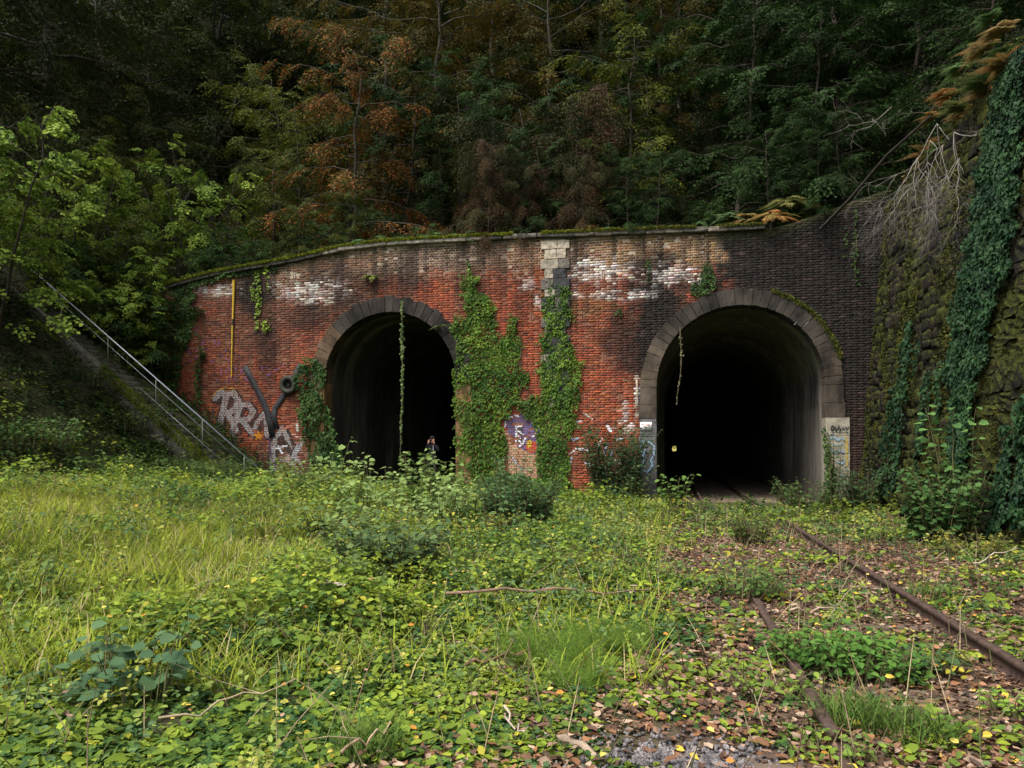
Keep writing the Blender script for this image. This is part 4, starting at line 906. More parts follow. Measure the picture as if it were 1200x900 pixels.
def rail_mesh(pts, hd=.068):
    prof = [(-.06, 0), (.06, 0), (.06, .012), (.014, .03), (.012, .095), (.034, .108), (.034, .138), (.026, .146), (-.026, .146), (-.034, .138), (-.034, .108), (-.012, .095), (-.014, .03), (-.06, .012)]
    P = np.array(pts); n = len(P); m = len(prof); V = []
    for i in range(n):
        d = P[min(i + 1, n - 1)] - P[max(i - 1, 0)]; d /= np.linalg.norm(d); s_ = np.array([d[1], -d[0], 0])
        for a, b in prof: V.append(P[i] + s_ * a + np.array([0, 0, b]))
    i = np.arange(n - 1)[:, None] * m; j = np.arange(m)[None]; k = (j + 1) % m
    mbr = MB(); mbr.add(V, [np.stack([i + j, i + k, i + k + m, i + j + m], -1).reshape(-1, 4), np.array([list(range(m))[::-1]])], (.060, .036, .028)); mbr.f.setdefault(m, []).append(np.array([[(n - 1) * m + q for q in range(m)]])); return mbr.mesh('railway_rail', [M['rust']])
def rail(x, y0, y1, z0, z1, label, bend=0):
    ys = np.linspace(y0, y1, 24); P = [(x + bend * math.sin((q - y0) * .4), q, z0 + (z1 - z0) * (q - y0) / (y1 - y0)) for q in ys]
    return tag(link('railway_rail', rail_mesh(P)), label, 'rail', 'rusty rails of the abandoned line')
rail(TX + GA, 2.4, 17.8, .0, .0, 'long rusty rail running diagonally through leaf litter on the right side', .015)
rail(TX - GA, 2.6, 4.35, -.08, -.10, 'shortest stub of rusty rail at the bottom edge beside the grass tuft')
rail(TX - GA, 4.40, 8.7, -.05, -.07, 'rusty left rail sinking into green plants in the foreground')
rail(TX - GA, 21.6, 60, .0, .02, 'left rail inside the dark right tunnel')
rail(TX + GA, 21.2, 60, .0, .02, 'right rail inside the dark right tunnel')
gs = 'half buried sleepers of the abandoned track'
for i in range(20):
    y = 3.2 + i * .68; z = .004 + .022 * math.sin(i * 2.3)
    me = block_mesh('sleeper', [(TX - 1.25, y, z - .12), (TX + 1.25, y + .04, z - .12), (TX + 1.25, y + .26, z - .12), (TX - 1.25, y + .24, z - .12), (TX - 1.25, y, z), (TX + 1.25, y + .04, z + .01), (TX + 1.25, y + .26, z), (TX - 1.25, y + .24, z - .004)], (.13, .095, .07), M['wood'], .01, i, 3, .004)
    tag(link('sleeper', me), 'weathered wooden sleeper half buried in leaf litter between the rails', 'sleeper', gs)
# fallen sticks
def stick(px0, py0, px1, py1, r_, col, label, z0=.12, z1=.12, twigs=3, name='fallen_branch'):
    rng = np.random.default_rng(int(px0 + py0)); a = gat(px0, py0, z0); b = gat(px1, py1, z1); a[2] = gz_(a[0], a[1]) + z0; b[2] = gz_(b[0], b[1]) + z1
    n = 9; t = np.linspace(0, 1, n)[:, None]; P = a + (b - a) * t + rng.normal(0, .02, (n, 3)); mbs = MB(); mbs.tube(P, np.linspace(r_, r_ * .45, n), 6, col)
    for _ in range(twigs):
        i = int(rng.integers(2, n - 1)); d = rng.normal(0, 1, 3) * .18; d[2] = abs(d[2]) * .7; mbs.tube([P[i], P[i] + d * .5, P[i] + d + rng.normal(0, .02, 3)], [r_ * .35, r_ * .25, r_ * .1], 4, col, False)
    tag(mbs.obj(name, M['bark'], None, None, True), label, 'branch')
stick(640, 858, 700, 884, .035, (.26, .20, .15), 'short rotten log with flaking bark near the bottom centre', .02, .03, 0, 'fallen_log')
stick(365, 684, 408, 692, .028, (.42, .34, .27), 'pale bare stick lying left of the middle shrub', .3, .3, 1)
stick(525, 696, 770, 690, .016, (.20, .13, .09), 'long thin brown stem lying across the middle of the clearing', .25, .2, 4)
stick(588, 834, 617, 862, .008, (.40, .32, .26), 'thin pale straw coloured twig in the lower centre', .06, .06, 0)
stick(545, 775, 625, 755, .014, (.16, .10, .06), 'mossy brown stick left of the horsetail tuft', .1, .15, 2)
stick(400, 885, 455, 850, .010, (.30, .22, .14), 'thin brown bramble cane at the bottom left of centre', .1, .15, 2)
stick(190, 845, 345, 798, .007, (.30, .24, .15), 'long thin arching dry cane in the lower left', .2, .3, 1)
stick(738, 700, 745, 686, .02, (.36, .28, .2), 'short pale stump of wood standing near the track', .0, .2, 0)
stick(925, 715, 1010, 712, .012, (.36, .27, .2), 'grey splintered wood strip lying between the rails', .05, .05, 2)
stick(1140, 660, 1196, 640, .012, (.35, .3, .24), 'bare pale twig lying at the foot of the mossy wall', .1, .3, 2)
# ------------------------------------------------------------------ leafy stems and shrubs
def leafy(px, py, z0, Y, n, H, lean, leaf, ca, cb, label, name='shrub', shape='round', cat='shrub', spread=.3, gap=.11, seed=0, stemc=(.10, .09, .04), bias=(0, 0)):
    rng = np.random.default_rng(seed + int(px)); x = px_x(px, Y); g = gz_(x, Y) if z0 is None else z0
    t = empty(name, (x, Y, g)); tag(t, label, cat); ms = MB(); P, D, N, Z = [], [], [], []
    for i in range(n):
        a = rng.uniform(0, 6.28); b = np.array([math.cos(a), math.sin(a), 0]) * spread * math.sqrt(rng.random()) * np.array([1, .8, 0]); h = H * rng.uniform(.5, 1.05) if n > 1 else H
        l = lean * rng.uniform(.4, 1.2); az = a + rng.normal(0, .4); m = 10; u = np.linspace(0, 1, m)[:, None]
        pts = b + np.array([math.cos(az) * l + bias[0], math.sin(az) * l + bias[1], 0]) * u ** 1.7 * h + np.array([0, 0, 1.]) * (u * h * (1 - .25 * lean * u)); pts = pts + rng.normal(0, .008 * H, (m, 3)) * u
        if n <= 3: one = MB(); one.tube(pts, np.linspace(.012, .003, m) * (.6 + .4 * H), 4, stemc, False); one.obj('stem', M['bark'], t)
        else: ms.tube(pts, np.linspace(.012, .003, m) * (.6 + .4 * H), 4, stemc, False)
        k = max(3, int(h / gap * 1.0)); side = rng.uniform(0, 6.28)
        for j in range(k):
            v = .18 + .82 * (j + 1) / k; p = np.array([np.interp(v * (m - 1), np.arange(m), pts[:, c]) for c in range(3)]); aa = side + (j % 2) * math.pi + rng.normal(0, .5)
            for rep in range(2 if rng.random() < .5 else 1):
                q = aa + rep * 1.4; off = np.array([math.cos(q), math.sin(q), .25]) * leaf * .45
                P.append(p + off); D.append([math.cos(q), math.sin(q), rng.normal(-.15, .25)]); N.append([rng.normal(0, .35), rng.normal(-.2, .35), 1]); Z.append(leaf * rng.uniform(.55, 1.15) * (1.1 - .35 * v))
    if ms.n: tag(ms.obj('stems', M['bark'], t), kind='stuff')
    mf = MB(); k = len(P)
    mf.leaves(np.array(P), np.array(D), np.array(N), np.array(Z), mix(ca, cb, rng.random(k)) * rng.uniform(.85, 1.1, (k, 1)), shape); mf.obj('foliage', M['leaf'], t); return t
KA, KB = (.12, .19, .06), (.26, .36, .11)
leafy(392, 0, None, 17.5, 3, 1.75, .35, .21, KA, KB, 'tallest arching leafy stems before the left side of the left arch', 'knotweed', cat='plant', bias=(.25, 0), gap=.16)
leafy(455, 0, None, 18, 9, 1.25, .2, .16, KA, KB, 'leafy stems in front of the middle of the left arch', 'knotweed_clump', cat='plant', gap=.13)
leafy(487, 0, None, 17.3, 18, 1.5, .15, .17, KA, KB, 'taller leafy stems before the ivy strand of the left arch', 'knotweed_clump', cat='plant', gap=.13)
leafy(518, 0, None, 16.6, 26, 1.5, .25, .19, KA, (.22, .30, .08), 'leafy clump hiding the legs of the person in the left arch', 'knotweed_clump', cat='plant', gap=.13)
leafy(365, 0, None, 15.5, 35, 1.1, .4, .12, (.07, .12, .035), (.17, .23, .05), 'light green shrub in front of the left arch jamb', spread=.5)
leafy(455, 0, None, 8.6, 95, .80, .45, .12, (.055, .10, .04), (.13, .19, .065), 'dense green mound shrub with dry twigs in the middle left of the clearing', spread=.6, gap=.08)
leafy(405, 0, None, 7.8, 28, .5, .5, .10, (.07, .12, .04), (.16, .22, .06), 'lower green shrub just in front of the mound shrub', spread=.45, gap=.08)
leafy(608, 0, None, 14.6, 120, 1.2, .4, .10, (.030, .075, .025), (.075, .13, .045), 'dark green dense bush in front of the ivy covered pilaster', spread=.55, gap=.075)
leafy(600, 0, None, 16.3, 25, 1.6, .2, .11, (.05, .11, .05), (.12, .19, .08), 'tall bluish green weed stems behind the dark bush', spread=.35, gap=.09)
leafy(722, 0, -.05, 23.0, 96, 2.5, .28, .13, (.02, .05, .022), (.055, .105, .04), 'dark green shrub growing against the painted bricks left of the right arch', spread=.65, gap=.11)
leafy(742, 0, -.05, 22.4, 35, 1.3, .3, .12, (.03, .06, .022), (.08, .13, .04), 'low dark shrub at the foot of the grey concrete jamb', spread=.4)
leafy(792, 0, None, 20.5, 12, 1.0, .35, .17, (.06, .12, .03), (.15, .25, .05), 'bright leafy sprout in the mouth of the right tunnel', spread=.25, gap=.12)
leafy(940, 0, -.05, 22.2, 54, .95, .35, .11, (.03, .06, .02), (.08, .13, .035), 'green weeds massed at the right side of the right arch', spread=.7)
leafy(978, 0, -.05, 23.3, 12, 2.1, .08, .11, (.035, .08, .02), (.08, .14, .03), 'slim leafy climber beside the pale concrete jamb', spread=.12, gap=.1)
leafy(1010, 0, -.05, 21.5, 64, 1.25, .3, .12, (.02, .05, .022), (.06, .11, .04), 'dark green bush in the corner of brick and stone walls', spread=.55)
leafy(1103, 0, -.05, 14.2, 73, 1.45, .3, .13, (.03, .08, .025), (.09, .17, .045), 'leafy green shrub climbing at the foot of the mossy wall', spread=.42, gap=.09)
leafy(1118, 0, -.05, 14.6, 9, 2.5, .12, .19, (.05, .12, .035), (.14, .27, .07), 'tall stems with big pale leaves before the mossy wall', 'knotweed_clump', cat='plant', spread=.25, gap=.17)
leafy(1150, 0, -.05, 12.6, 28, .5, .5, .08, (.08, .10, .03), (.25, .22, .04), 'low yellow tinged weeds near the bare twig by the stone wall', spread=.5, gap=.07)
leafy(962, 0, None, 6.0, 96, .30, .5, .085, (.05, .13, .025), (.12, .23, .04), 'patch of bright nettles between the rails', 'nettle_patch', 'oval', 'plant', .33, .05)
leafy(1012, 0, None, 5.75, 73, .30, .5, .08, (.05, .13, .025), (.11, .22, .04), 'second nettle patch closer to the right rail', 'nettle_patch', 'oval', 'plant', .27, .05)
leafy(1090, 0, None, 6.0, 19, .2, .6, .085, (.04, .09, .035), (.10, .15, .05), 'small dusty green plant touching the long right rail', 'weed', 'round', 'plant', .16, .06)
leafy(1192, 0, None, 5.1, 35, .16, .5, .05, (.14, .25, .04), (.24, .36, .05), 'bright yellow green sprout beside the rail at the right edge', 'weed', 'oval', 'plant', .13, .04)
leafy(880, 0, None, 13.5, 41, .6, .35, .09, (.05, .09, .025), (.13, .16, .04), 'upright weed growing where the track disappears into green', 'weed', 'oval', 'plant', .25, .07)
leafy(150, 0, None, 4.15, 11, .58, .35, .125, (.045, .10, .05), (.10, .18, .08), 'dusty green broad leaved stems at the bottom left corner', 'knotweed_clump', 'round', 'plant', .25, .085)
leafy(110, 0, None, 4.6, 9, .3, .5, .10, (.05, .10, .045), (.12, .19, .07), 'low broad leaved weed left of the bottom left stems', 'weed', 'round', 'plant', .2, .08)
leafy(870, 0, None, 8.6, 48, .4, .5, .08, (.05, .11, .03), (.13, .2, .05), 'green weeds leaning over the buried left rail', 'weed', 'oval', 'plant', .4, .06)
leafy(300, 0, None, 11.5, 41, .55, .5, .09, (.06, .11, .03), (.17, .22, .05), 'green bramble mound between the grass and the mound shrub', 'bramble', 'oval', 'shrub', .6, .07)
leafy(250, 0, None, 18.8, 96, .95, .45, .10, (.035, .075, .02), (.09, .14, .035), 'green bushy weeds at the foot of the stair', spread=1.0, gap=.08)
leafy(120, 0, None, 17.0, 96, .8, .5, .11, (.035, .08, .02), (.10, .16, .04), 'bright bushy weeds at the foot of the dark left bank', spread=1.3, gap=.08)
leafy(20, 0, None, 15.5, 96, .8, .5, .11, (.035, .08, .02), (.09, .15, .04), 'bushy weeds at the left edge below the dark bank', spread=1.3, gap=.08)
leafy(340, 0, None, 14.5, 30, .95, .4, .13, (.08, .14, .04), (.2, .28, .06), 'light green shrub left of the stems before the left arch', spread=.6)
leafy(425, 0, None, 14.8, 30, .9, .4, .14, KA, KB, 'pale green leafy shrub low in front of the left arch', spread=.6)
leafy(510, 0, None, 13.6, 36, .95, .4, .14, KA, KB, 'pale green leafy shrub between the left arch and the dark bush', spread=.6)
leafy(560, 0, None, 12.5, 26, .6, .45, .11, (.15, .17, .03), (.34, .34, .06), 'yellow green bramble left of the dark bush', 'bramble', 'oval', spread=.55, gap=.08)
leafy(395, 0, None, 11.2, 34, .8, .45, .13, (.09, .15, .05), (.2, .28, .08), 'green shrub behind the mound shrub on its left side', spread=.6, gap=.09)
leafy(700, 0, None, 12.8, 26, .5, .45, .09, (.06, .12, .03), (.15, .22, .05), 'green bramble mound right of the dark bush', 'bramble', 'oval', spread=.6, gap=.07)
leafy(560, 0, None, 8.2, 26, .42, .45, .09, (.06, .12, .035), (.16, .24, .06), 'low bramble mound just behind the feathery horsetail', 'bramble', 'oval', spread=.5, gap=.06)
leafy(300, 0, None, 6.6, 22, .34, .5, .08, (.12, .18, .04), (.27, .33, .06), 'yellowish bramble mound in the left foreground', 'bramble', 'oval', spread=.5, gap=.055)
leafy(380, 0, None, 8.0, 26, .5, .5, .10, (.06, .12, .04), (.15, .22, .06), 'green bramble in front of the pale bare stick', 'bramble', 'round', spread=.5, gap=.07)
leafy(760, 0, None, 9.2, 20, .35, .5, .08, (.07, .13, .03), (.18, .25, .05), 'low bramble beside the left edge of the track', 'bramble', 'oval', spread=.45, gap=.06)
leafy(640, 0, None, 10.2, 24, .4, .5, .09, (.05, .10, .045), (.11, .18, .07), 'bluish bramble mound in the middle of the clearing', 'bramble', 'round', spread=.6, gap=.06)
leafy(30, 0, None, 6.2, 18, .45, .5, .09, (.07, .13, .04), (.17, .24, .06), 'green weeds at the left edge of the foreground', 'weed', 'oval', spread=.4, gap=.06)
leafy(150, 0, None, 20.3, 44, .9, .4, .11, (.025, .055, .015), (.07, .12, .025), 'dark bush spilling over the edge of the stair', spread=1.0, gap=.1)
leafy(195, 0, None, 20.3, 34, .7, .4, .11, (.03, .06, .015), (.08, .14, .025), 'weedy bush covering the rubble below the stair edge', spread=.8, gap=.1)
leafy(215, 0, 1.4, 21.3, 40, .55, .5, .10, (.03, .06, .015), (.09, .15, .03), 'green weeds overgrowing the middle steps of the stair', 'weed', 'oval', 'plant', 1.0, .08)
leafy(155, 0, 3.2, 21.4, 40, .55, .5, .10, (.02, .05, .012), (.07, .12, .022), 'dark green weeds overgrowing the upper steps of the stair', 'weed', 'oval', 'plant', 1.0, .08)
leafy(118, 0, 4.4, 21.3, 34, .55, .5, .10, (.02, .05, .012), (.06, .10, .02), 'dark weeds covering the highest visible steps', 'weed', 'oval', 'plant', .9, .08)
leafy(900, 0, None, 5.2, 20, .22, .6, .07, (.08, .15, .03), (.2, .28, .04), 'light green weed leaning over the near left rail', 'weed', 'oval', 'plant', .22, .05)
leafy(975, 0, None, 4.2, 22, .16, .6, .06, (.08, .15, .03), (.18, .26, .04), 'low green weed half covering the nearest rail joint', 'weed', 'oval', 'plant', .2, .045)
leafy(265, 0, None, 20.2, 34, .75, .4, .10, (.03, .06, .015), (.09, .15, .03), 'weeds burying the lowest steps of the stair', spread=.8, gap=.09)
leafy(95, 0, None, 20.0, 36, .9, .4, .11, (.02, .05, .014), (.06, .11, .022), 'dark bush on the bank beside the upper stair', spread=1.0, gap=.1)
leafy(430, 0, None, 16.8, 8, 1.35, .25, .17, KA, KB, 'upright pale leaved stems left of the hanging ivy strand', 'knotweed_clump', cat='plant', gap=.13)
leafy(375, 0, None, 16.0, 12, 1.2, .3, .15, KA, KB, 'pale leaved stems at the foot of the left arch jamb', 'knotweed_clump', cat='plant', gap=.12)
leafy(545, 0, None, 15.2, 16, 1.1, .3, .15, KA, KB, 'pale leaved stems at the right side of the left arch', 'knotweed_clump', cat='plant', gap=.12)
leafy(590, 0, None, 12.6, 8, 1.1, .2, .12, (.07, .14, .05), (.16, .25, .09), 'grey green weed stems rising beside the dark bush', 'weed', 'oval', 'plant', .3, .08)
# ------------------------------------------------------------------ ferns
def fern(pos, n, L, ca, cb, label, seed=0, flop=.7, az0=None, name='fern'):
    rng = np.random.default_rng(seed); t = empty(name, tuple(float(v) for v in pos)); tag(t, label, 'fern'); ms = MB(); P, D, N, Z, C = [], [], [], [], []
    for i in range(n):
        az = rng.uniform(0, 6.28) if az0 is None else az0 + rng.uniform(-1.7, 1.7); l = L * rng.uniform(.65, 1.1); m = 26; u = np.linspace(0, 1, m)
        el = rng.uniform(.5, 1.25); hx_ = np.array([math.cos(az), math.sin(az), 0]); pts = (hx_[None] * (u * math.cos(el) + .25 * u ** 2)[:, None] + np.array([0, 0, 1.])[None] * (u * math.sin(el) - flop * u ** 2.0)[:, None]) * l
        ms.tube(pts[::3], np.linspace(.007, .002, len(pts[::3])), 3, (.12, .09, .04), False); sd_ = np.array([-hx_[1], hx_[0], 0]); f = rng.random()
        for j in range(3, m):
            w_ = l * .24 * math.sin(math.pi * min(1, .12 + .88 * (1 - u[j])) * .62) * (1.0)
            T_ = pts[j] - pts[j - 1]; T_ /= np.linalg.norm(T_)
            for s_ in (-1, 1): P.append(pts[j]); D.append(sd_ * s_ + T_ * .45 + np.array([0, 0, -.15])); N.append(np.cross(T_, sd_) * (1 if np.cross(T_, sd_)[2] > 0 else -1) + rng.normal(0, .15, 3)); Z.append(w_ * rng.uniform(.75, 1.1)); C.append(np.array(ca) * (1 - f) + np.array(cb) * f)
    ms.obj('stems', M['leaf'], t); mf = MB(); mf.leaves(np.array(P), np.array(D), np.array(N), np.array(Z), np.array(C) * rng.uniform(.8, 1.15, (len(P), 1)), 'pinna'); mf.obj('fronds', M['leaf'], t); return t
FG, FG2, FT, FT2 = (.05, .12, .045), (.12, .22, .08), (.36, .20, .07), (.22, .20, .06)
for i, (px, lb) in enumerate(((432, 'green fern behind the coping, leftmost of the row above the left arch'), (458, 'green fern behind the coping above the left arch crown'), (486, 'green fern behind the coping, right of the arch crown'), (515, 'green fern behind the coping near the withered creeper'), (545, 'green fern behind the coping, rightmost of the row'))):
    fern((px_x(px, 24.7), 24.7, 8.42), 26, 1.1, FG, FG2, lb, i)
fern(at(437, 328, 23.97), 9, .62, (.10, .17, .04), (.22, .26, .06), 'small fern sprouting from the bricks above the left arch', 11, .9, -1.57)
fern(at(517, 384, 23.85), 7, .4, (.10, .17, .04), (.22, .26, .06), 'tiny fern in the ivy beside the left arch haunch', 12, .9, -1.57)
for i, (px, py, Y, n, L, a, b, lb) in enumerate(((822, 268, 25.0, 16, 1.0, FG, FG2, 'green fern on the wall top left of the tan bracken'), (850, 262, 24.8, 14, 1.1, FG, (.12, .19, .08), 'pale green fern drooping over the coping above the right arch'),
     (875, 262, 24.7, 14, 1.1, FT, (.18, .20, .07), 'tan bracken drooping over the coping right of the green ferns'), (905, 262, 24.4, 16, 1.25, (.40, .19, .06), FT2, 'orange brown bracken hanging over the end of the coping'), (925, 245, 24.6, 16, 1.2, (.11, .17, .05), FT2, 'yellow green bracken behind the orange bracken'),
     (690, 270, 24.7, 10, .7, (.26, .13, .05), FT2, 'brown withered fern on the coping right of the pilaster'), (715, 272, 24.5, 8, .6, FG, FG2, 'small green fern hanging over the coping right of the pilaster'))):
    p = at(px, py, Y); fern((p[0], Y, max(p[2], 8.35)), int(n * 2), L * .85, a, b, lb, 20 + i, .8, -1.57 if Y < 24.9 else None)
for i, (px, py, n, L, a, b, lb) in enumerate(((1185, 40, 22, 1.0, (.40, .26, .12), (.25, .22, .08), 'tan bracken at the top right corner above the stone wall'), (1160, 62, 22, 1.1, (.42, .25, .11), (.14, .2, .06), 'straw coloured bracken on the rim of the stone wall'), (1135, 85, 20, 1.1, (.12, .2, .07), FG2, 'pale green fern on the rim of the stone wall'),
     (1118, 115, 18, 1.0, (.38, .17, .06), (.30, .18, .06), 'rust brown bracken hanging down the stone wall rim'), (1100, 140, 16, .9, (.34, .15, .05), (.14, .18, .05), 'brown and green bracken lowest on the stone wall rim'), (1170, 25, 14, .9, FG, FG2, 'green fern above the straw coloured bracken'))):
    p = wat(px, py, -.15); fern((p[0] - .12, p[1], max(p[2], 8.45)), int(n * 1.6), L * .55, a, b, lb, 40 + i, .75, 3.3)
fern((px_x(945, 25.2), 25.2, 8.6), 14, 1.1, (.05, .10, .03), (.10, .16, .04), 'green fern in the shade beyond the tan bracken', 60)
fern((px_x(148, 16.2), 16.2, gz_(px_x(148, 16.2), 16.2)), 12, .85, (.05, .12, .03), (.12, .2, .05), 'green fern standing at the foot of the dark bank', 61)
fern((px_x(150, 17.2), 17.6, gz_(px_x(150, 17.2), 17.6)), 12, .8, (.05, .12, .03), (.10, .18, .05), 'green fern among the weeds behind the first fern', 62)
r5 = random.Random(6)
for i in range(14):
    px = 1080 + i * 9 + r5.uniform(-4, 4); py = np.interp(px, [1080, 1120, 1200], [165, 110, 20]) + r5.uniform(-14, 14); p = wat(px, py, -.1); ca, cb = r5.choice([((.30, .15, .05), (.22, .17, .06)), ((.10, .15, .04), (.2, .22, .07)), ((.26, .17, .08), (.36, .24, .1)), ((.05, .1, .03), (.12, .17, .05))])
    fern((p[0] + r5.uniform(-.25, .4), p[1], 8.5 + r5.uniform(-.05, .5)), 22, r5.uniform(.5, .8), ca, cb, 'small ragged bracken in the tangle along the rim of the stone wall', 80 + i, r5.uniform(.45, .8), 3.3, 'bracken')['group'] = 'bracken along the stone wall rim'
# ------------------------------------------------------------------ ivy
def ivy(label, polys, plane, dens, thick, leaf, ca, cb, seed, rag=7, name='ivy'):
    rng = np.random.default_rng(seed); PX, PY = [], []
    for poly in polys:
        a = np.array(poly); x0, y0 = a.min(0) - 6; x1, y1 = a.max(0) + 6; k = 1.0 if plane == 'f' else .62
        m = int((x1 - x0) * (y1 - y0) * .0275 ** 2 * dens * (1 if plane == 'f' else 1.0)); px = rng.uniform(x0, x1, m); py = rng.uniform(y0, y1, m)
        wx = px + (fbm(px * .09, py * .07, seed) - .5) * rag * 2.4 + rng.normal(0, rag * .12, m); s = inpoly(wx, py + (fbm(px * .1, py * .1, seed + 3) - .5) * rag, poly)
        s &= (vnoise(px * .22, py * .16, seed + 5) > .2) | (rng.random(m) < .4)
        PX.append(px[s]); PY.append(py[s])
    px = np.concatenate(PX); py = np.concatenate(PY); n = len(px); bulge = sm(.25, .75, fbm(px * .06, py * .05, seed + 9)) * thick + .015; dep = bulge * (1 - rng.random(n) ** 2 * .9)
    if plane == 'f':
        P = np.array([at(a, b, 23.97) for a, b in zip(px, py)]); P[:, 1] -= dep; out = np.array([0, -1., 0])
    else:
        P = np.array([wat(a, b, .12) for a, b in zip(px, py)]); P[:, 0] -= dep; out = np.array([-1., -.25, .05])
    D = np.stack([rng.normal(0, .45, n), rng.normal(0, .45, n), -np.ones(n)], -1) + out * .35; N = out[None] + np.array([0, 0, .45]) + rng.normal(0, .45, (n, 3))
    f = np.clip(fbm(px * .05, py * .05, seed + 1) * 1.5 - .4 + rng.normal(0, .25, n), 0, 1)
    V, Fq, C = leaf_arrays(P, D, N, leaf * rng.uniform(.55, 1.2, n), mix(ca, cb, f) * rng.uniform(.75, 1.2, (n, 1)), 'ivy')
    t = empty(name, tuple(P.mean(0))); tag(t, label, 'ivy'); o = link('foliage', mesh_np('foliage', V - P.mean(0), Fq, C, [M['ivy']]), t)
    # woody stems behind
    ms = MB(); c0 = P.mean(0)
    for poly in polys:
        a = np.array(poly); x0, y0 = a.min(0); x1, y1 = a.max(0)
        for _ in range(max(1, int((x1 - x0) / 12))):
            xx = rng.uniform(x0 + 2, x1 - 2); pp = []
            for q in np.linspace(y1, y0, 10):
                xx += rng.normal(0, 1.5)
                if inpoly(np.array([xx]), np.array([q]), poly)[0]: pp.append((at(xx, q, 23.96) if plane == 'f' else wat(xx, q, .1)) - c0)
            if len(pp) > 2: ms.tube(pp, np.linspace(.014, .005, len(pp)), 4, (.09, .07, .045), False)
    if ms.n: tag(ms.obj('stems', M['bark'], t), kind='stuff')
IG, IG2 = (.025, .070, .010), (.12, .20, .022); ID, ID2 = (.014, .042, .010), (.06, .11, .022)
ivy('tall ragged ivy sheet covering the bricks right of the left arch', [[(548, 303), (553, 312), (558, 338), (571, 345), (581, 365), (582, 392), (590, 400), (590, 420), (597, 440), (600, 480), (590, 492), (592, 540), (600, 575), (540, 578), (536, 545), (533, 480), (534, 420), (529, 380), (543, 368), (541, 330)]], 'f', 780, .12, .075, IG, IG2, 1, 10)
ivy('pointed ivy sheet in the middle of the painted bricks between both arches', [[(598, 367), (606, 372), (612, 400), (611, 425), (618, 440), (612, 470), (600, 476), (596, 440), (590, 425), (586, 400), (593, 395)]], 'f', 620, .10, .08, IG, IG2, 2)
ivy('ivy covering the stone pilaster and hanging down to the ground', [[(640, 345), (648, 330), (664, 335), (668, 370), (668, 400), (673, 425), (684, 418), (681, 440), (674, 470), (672, 510), (668, 540), (670, 568), (626, 572), (634, 530), (629, 505), (610, 478), (616, 470), (632, 462), (630, 440), (634, 415), (632, 400), (638, 380)]], 'f', 780, .11, .075, IG, IG2, 3, 10)
ivy('dark green ivy draping the left jamb of the left arch', [[(354, 432), (362, 420), (376, 420), (383, 440), (382, 470), (392, 500), (401, 530), (402, 560), (396, 585), (370, 580), (366, 548), (356, 520), (353, 470)]], 'f', 760, .28, .09, (.020, .055, .014), (.055, .11, .022), 4)
ivy('dark ivy along the sloping coping at the left end of the brick wall', [[(200, 335), (230, 323), (270, 314), (318, 304), (330, 305), (326, 318), (290, 322), (262, 328), (230, 336), (212, 350)]], 'f', 600, .12, .08, ID, ID2, 5, 4)
ivy('thin light green ivy strand dangling on the soot stain left of the left arch', [[(299, 312), (304, 312), (306, 345), (302, 385), (297, 385), (299, 345)], [(311, 312), (315, 312), (314, 340), (310, 340)], [(304, 376), (314, 374), (316, 386), (308, 390)], [(293, 330), (298, 330), (297, 352), (293, 352)]], 'f', 420, .08, .09, (.09, .16, .02), (.24, .32, .04), 6, 3)
ivy('ivy fringe climbing the far left edge of the brick wall', [[(206, 340), (222, 336), (228, 350), (222, 390), (214, 430), (210, 470), (196, 480), (196, 400)], [(222, 345), (231, 342), (226, 385), (216, 412), (212, 400)], [(233, 400), (240, 410), (238, 450), (234, 480), (230, 470)]], 'f', 620, .16, .08, ID, (.08, .14, .03), 7, 4)
ivy('green creeper tuft over the crown of the right arch', [[(812, 332), (824, 318), (828, 300), (838, 318), (840, 335), (830, 345), (810, 348)], [(758, 300), (764, 310), (762, 330), (757, 328)], [(722, 362), (730, 362), (730, 369), (722, 369)]], 'f', 500, .08, .075, ID, ID2, 8, 4)
ivy('low green creeper at the foot of the wall beneath the white graffiti', [[(560, 560), (600, 552), (640, 562), (672, 566), (690, 585), (560, 592)]], 'f', 500, .5, .09, IG, IG2, 9, 6)
ivy('thin creeper threads over the black bricks beside the stone wall', [[(1000, 245), (1005, 245), (1004, 300), (1008, 335), (1003, 335), (999, 300)], [(990, 265), (994, 265), (992, 300), (989, 300)]], 'f', 220, .04, .07, ID, ID2, 10, 3)
ivy('climbing leaves low on the jamb of the right tunnel mouth', [[(964, 500), (971, 500), (973, 540), (978, 560), (978, 590), (965, 590), (966, 540)]], 'f', 500, .1, .08, ID, (.08, .14, .03), 13, 2)
VG, VG2 = (.008, .028, .012), (.034, .080, .026)
ivy('broad dense ivy ribbon falling the full height of the mossy stone wall', [[(1172, 85), (1184, 62), (1202, 52), (1200, 150), (1194, 230), (1184, 310), (1166, 360), (1160, 410), (1148, 440), (1140, 500), (1124, 590), (1112, 590), (1116, 500), (1112, 440), (1118, 370), (1134, 280), (1150, 190)]], 'w', 800, .09, .075, VG, VG2, 21, 7)
ivy('slender ivy strand leaning on the mossy wall beside the corner bush', [[(1064, 375), (1072, 376), (1066, 440), (1058, 520), (1046, 580), (1022, 590), (1034, 540), (1046, 470)]], 'w', 480, .12, .09, VG, VG2, 22, 4)
ivy('pair of thin ivy strands in the middle of the mossy wall', [[(1088, 432), (1094, 432), (1090, 480), (1082, 530), (1076, 560), (1074, 520), (1080, 470)], [(1104, 420), (1108, 420), (1104, 470), (1098, 500), (1096, 470)], [(1076, 400), (1079, 400), (1074, 440), (1070, 440)]], 'w', 460, .08, .085, VG, VG2, 23, 3)
